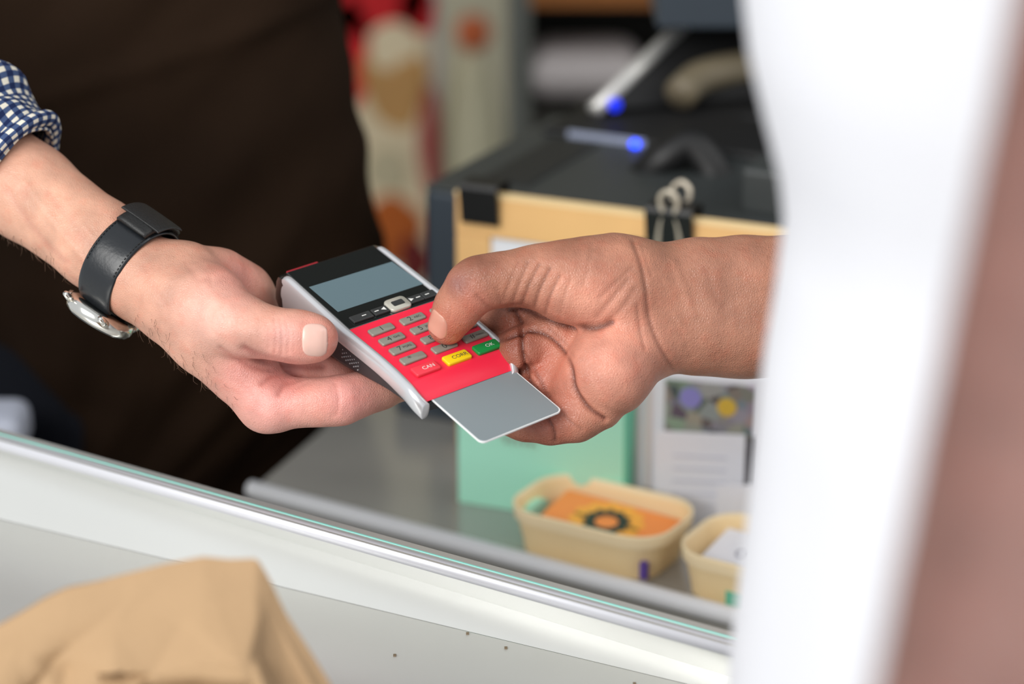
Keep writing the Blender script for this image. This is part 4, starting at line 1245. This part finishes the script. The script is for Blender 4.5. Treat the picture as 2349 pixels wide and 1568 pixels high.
# ================================================================ BASKETS
def basket(t, L_, W_, H_, fl, handle=True):
    """oval-cornered veneer basket, flared; x along length"""
    def ringp(sx, sy, r, z, n=8):
        return rrect(0, 0, L_ * sx, W_ * sy, r, z, n)
    V, F = loft([ringp(.86, .80, .014, 0), ringp(.90, .86, .017, H_ * .3), ringp(1, 1, .022, H_), ringp(.99, .985, .0215, H_), ringp(.89, .85, .0165, H_ * .3), ringp(.85, .79, .0135, .002)], cap=True)
    put('basket_body', V, F, M['basket'], t, smooth=False, world=False)
    V, F = loft([ringp(1.0, 1.0, .022, H_ * .74), ringp(1.015, 1.03, .0225, H_ * .98), ringp(1.012, 1.025, .0225, H_ * 1.02), ringp(.985, .975, .021, H_ * 1.02), ringp(.97, .96, .02, H_ * .76)], cap=False)
    put('rim_band', V, F, M['basket_rim'], t, smooth=True, world=False)
def bask_at(pl, prr, wid, H_, label, yadj=0):
    a, b = onz(pl[0], pl[1], ZC), onz(prr[0], prr[1], ZC)
    d = (b - a); L_ = d.length; yaw_ = math.atan2(d.y, d.x)
    nrm = Vector((-math.sin(yaw_), math.cos(yaw_), 0))
    c = (a + b) / 2 + nrm * wid * .42
    t = thing('veneer_basket', c + Vector((0, 0, .0003)), label, 'basket', rot=Matrix.Rotation(yaw_, 3, 'Z'))
    basket(t, L_ / .87, wid, H_, 1)
    return t, L_ / .87
b1_, L1_ = bask_at((1180, 1264), (1484, 1341), .064, .0285, 'pale veneer basket holding orange cards in front of the mint box')
V, F = loft([[(-L1_ * .5 + .0014 + x, math.cos(q) * .012, .0165 + math.sin(q) * .0048) for q in [2 * math.pi * k / 20 for k in range(20)]] for x in (-.0035, .006)])
o = put('handle_hole', V, F, M['mint'], b1_, world=False)
lbox('purple_mark', b1_, (L1_ * .40, L1_ * .44, -.0298, -.026, .004, .014), M['purple'])
b2_, L2_ = bask_at((1563, 1364), (1853, 1438), .066, .0285, 'pale veneer basket holding white cards beside the standing card')
lbox('teal_mark', b2_, (-L2_ * .12, L2_ * .02, -.0292, -.025, .0, .010), M['mint_dark'])
# orange cards
random.seed(3)
def cardstack(bk_, n, w_, h_, m, m2, name, lab0, group, z0, dx, dy, tilt, mark=None):
    for i in range(n):
        t = bpy.data.objects.new(name, None)
        mw = bk_.matrix_world @ Matrix.Translation((dx + random.uniform(-.0008, .0008), dy + random.uniform(-.0006, .0006), z0 + i * .0016)) @ Matrix.Rotation(tilt[0] + random.uniform(-.015, .015), 4, 'Z') @ Matrix.Rotation(tilt[1], 4, 'X') @ Matrix.Rotation(tilt[2], 4, 'Y')
        COL.objects.link(t); t.matrix_world = mw; bpy.context.view_layer.update()
        top = i == n - 1
        v, f = boxverts(-w_ / 2, w_ / 2, -h_ / 2, h_ / 2, 0, .0013)
        o = put('card_sheet', v, f, m if (top or i % 3) else m2, t, world=False)
        tag(t, lab0[0] if top else lab0[1], 'card', None if top else group)
        if top and mark: mark(t)
def orangemark(t):
    def ringo(r0, r1, z, m, name, k_=0, sc=1.0, ox=0, oy=0):
        pts0 = [(ox + math.cos(q) * r0 * (1 + k_ * (i % 2)), oy + sc * math.sin(q) * r0 * (1 + k_ * (i % 2)), z) for i, q in enumerate([2 * math.pi * j / 24 for j in range(24)])]
        pts1 = [(ox + math.cos(q) * r1, oy + sc * math.sin(q) * r1, z) for q in [2 * math.pi * j / 24 for j in range(24)]]
        V = pts0 + pts1; F = [(j, (j + 1) % 24, 24 + (j + 1) % 24, 24 + j) for j in range(24)]
        put(name, V, F, m, t, world=False)
    ringo(.0205, .0125, .0016, mat('amber_print', (252, 178, 70), rough=.5), 'halo_print', .15)
    ringo(.0125, .0070, .0017, mat('dark_green_print', (38, 52, 44), rough=.5), 'flower_print', .22)
    for s in (-1, 1):
        v, f = boxverts(s * .017 - .0035, s * .017 + .0035, -.0012, .0012, .0016, .0019); put('side_print', v, f, mat('olive_print', (130, 104, 40), rough=.5), t, world=False)
cardstack(b1_, 6, .075, .046, M['orange'], M['pink'], 'orange_card', ('orange card with a dark round flower print, topmost of the basket stack', 'orange card lying beneath the flower print card in the basket'), 'orange cards in the basket', .0085, .002, .002, (0.02, .10, .05), orangemark)
def bmark(t):
    for dx, w_ in ((-.012, .006), (.010, .012)):
        V, F = loft([[(dx + math.cos(q) * r * (w_ / .006), math.sin(q) * r, z) for q in [2 * math.pi * k / 18 for k in range(18)]] for r, z in ((.0045, .0013), (.0045, .0017), (.0030, .0017), (.0030, .0013))], cap=False)
        put('printed_sign', V, F, M['label_grey'], t, world=False)
cardstack(b2_, 5, .064, .046, M['paper'], M['paper2'], 'white_card', ('white card with grey print, topmost in the second basket', 'white card lying beneath the printed card in the second basket'), 'white cards in the basket', .0105, -.004, .002, (0.02, .10, .03), bmark)

# crumbs on the steel shelf are dirt: tiny specks
parts = []
for (px, py) in ((1072, 1450), (1160, 1483), (1455, 1565), (1645, 1530), (905, 1500), (1500, 1500), (1475, 1535)):
    c = onz(px, py, ZS + .0008)
    v, f = boxverts(c.x - .0006, c.x + .0008, c.y - .0008, c.y + .0008, ZS, ZS + .0007); parts.append((v, f))
V, F = merge(parts)
o = put('crumbs', V, F, mat('crumb', (128, 112, 90), rough=.8)); tag(o, 'brown crumbs scattered on the front steel counter', 'crumbs', kind='stuff')

# ================================================================ FAR BACKGROUND
def bgbox(name, px0, py0, px1, py1, D, depth, m, label, cat, bev=.004, parent=None, yaw=0, group=None):
    a, b = at(px0, py0, D), at(px1, py1, D)
    V, F = boxverts(a.x, b.x, a.y, a.y + depth, b.z, a.z)
    o = put(name, V, F, m, parent)
    if bev: bevel(o, bev)
    if label: tag(o, label, cat, group)
    return o
def blob(name, px, py, rx, ry, D, m, label=None, cat=None, parent=None, sq=2.0, wob=.12, seed=0, group=None):
    c = at(px, py, D); bm = bmesh.new(); bmesh.ops.create_icosphere(bm, subdivisions=4, radius=1.0)
    sx, sz = rx / FX * D, ry / FX * D
    for v in bm.verts:
        k = 1 + wob * noise.noise(v.co * 1.7 + Vector((seed, 0, 0)))
        v.co = Vector((v.co.x * sx * k, v.co.y * min(sx, sz) * .6 * k, v.co.z * sz * k)) + c
    V = [v.co.copy() for v in bm.verts]; F = [tuple(v.index for v in f.verts) for f in bm.faces]; bm.free()
    o = put(name, V, F, m, parent, smooth=True)
    if label: tag(o, label, cat, group)
    return o
# a standing banner with printed food, behind the vendor
ba, bb = at(775, -150, 3.0), at(985, 900, 3.0)
bn = thing('banner', Vector((ba.x, ba.y, 0)), 'blurred red and cream printed banner behind the vendor', 'banner')
V, F = boxverts(ba.x - .1, bb.x, ba.y, ba.y + .01, .35, ba.z + .3); put('banner_sheet', V, F, M['cream'], bn)
V, F = boxverts(bb.x - .004, bb.x + .012, ba.y + .003, ba.y + .02, 0, ba.z + .3); put('banner_pole', V, F, M['greybox'], bn)
def patch(px, py, rx, ry, m, name, k=0):
    c = at(px, py, 3.0); yy = ba.y - .002 - k * .001
    # on the plane of the sheet
    o = Vector((0, 0, CAMZ)); d = at(px, py, 1.0) - o; c = o + d * (yy / d.y)
    s = 3.0 / FX
    n_ = 28; pts = [(c.x + math.cos(q) * rx * s * (1 + .12 * math.sin(3 * q + px)), c.z + math.sin(q) * ry * s * (1 + .1 * math.cos(2 * q + py))) for q in [2 * math.pi * j / n_ for j in range(n_)]]
    V, F = loft([[(x, yy, z) for x, z in pts], [(x, yy + .0015 + k * .001, z) for x, z in pts]])
    put(name, V, F, m, bn)
patch(860, 10, 130, 75, M['reddeep'], 'red_print'); patch(800, 130, 55, 130, M['reddeep'], 'red_print'); patch(960, 20, 40, 60, M['reddeep'], 'red_print')
patch(905, 190, 75, 110, M['tan'], 'food_print', 1); patch(900, 105, 60, 55, M['cream'], 'food_print', 2)
patch(935, 190, 40, 55, M['tan'], 'food_print', 3)
patch(985, 330, 24, 130, mat('rose_print', (168, 70, 66), rough=.7), 'rose_print', 1)
patch(890, 390, 50, 60, mat('pale_cream', (206, 194, 160), rough=.7), 'pale_print', 1)
patch(905, 530, 65, 85, M['rust'], 'orange_print', 1); patch(950, 600, 40, 60, mat('dark_red_print', (110, 26, 24), rough=.7), 'dark_red_print', 2)

# back shelf cabinet with grey machine
ca_, cb_ = at(1190, -200, 2.5), at(2300, 330, 2.5)
cabt = thing('shelf_unit', Vector((ca_.x, ca_.y, 0)), 'dark shelving unit with a brown wooden shelf at the back of the stall', 'shelf unit')
V, F = boxverts(ca_.x, cb_.x, ca_.y + .30, ca_.y + .33, 0, ca_.z + .2); put('back_panel', V, F, M['cabinet'], cabt)
V, F = boxverts(ca_.x - .012, ca_.x + .012, ca_.y, ca_.y + .33, 0, ca_.z + .2); put('side_panel', V, F, mat('grey_panel', (96, 98, 92), rough=.7), cabt)
s_ = at(1200, 32, 2.5)
V, F = boxverts(ca_.x + .012, cb_.x, ca_.y, ca_.y + .30, s_.z, s_.z + .03); put('shelf', V, F, M['brown'], cabt)
s2 = at(1200, 262, 2.5)
V, F = boxverts(ca_.x + .012, cb_.x, ca_.y, ca_.y + .30, s2.z - .25, s2.z - .012); put('shelf', V, F, M['cabinet'], cabt)
gm = bgbox('storage_tin', 1200, 128, 1478, 250, 2.55, .12, M['greybox'], 'pale grey rounded box on the back shelf above the printer', 'box', .03)
# pale sacks by the wall between the banner and the shelf
sx_ = at(1078, 300, 3.05)
def sack(name, loc, rx, ry, rz, m, label, cat, seed, wob):
    bm = bmesh.new(); bmesh.ops.create_icosphere(bm, subdivisions=4, radius=1.0)
    V = []
    for v in bm.verts:
        k = 1 + wob * noise.noise(v.co * 1.7 + Vector((seed, 0, 0)))
        sq = lambda a: math.copysign(abs(a) ** .75, a)
        V.append(Vector((sq(v.co.x) * rx * k, sq(v.co.y) * ry * k, v.co.z * rz)) + Vector(loc))
    F = [tuple(v.index for v in f.verts) for f in bm.faces]; bm.free()
    return tag(put(name, V, F, m, smooth=True), label, cat)
sack('paper_sack', (sx_.x, 3.05, .395), .052, .045, .395, mat('sage_sack', (220, 214, 182), rough=.8, var=.1, vscale=8), 'pale sage paper sack standing between banner and shelf unit', 'sack', 4, .1)
sack('orange', (at(1084, 92, 3.05).x, 3.05, .812), .023, .023, .023, M['orangeball'], 'orange fruit lying on the pale sage sack', 'fruit', 1, .03)
# red and white things at the far left edge under the vendor
bgbox('red_crate', -120, 868, 24, 990, 2.0, .1, mat('dark_red_plastic', (120, 12, 16), rough=.6), 'dark red crate at the far left behind the vendor', 'crate')
bgbox('white_tub', -120, 968, 42, 1080, 1.55, .05, mat('pale_tub', (190, 196, 212), rough=.5), 'pale bluish tub at the far left end of the counter', 'tub', .01)
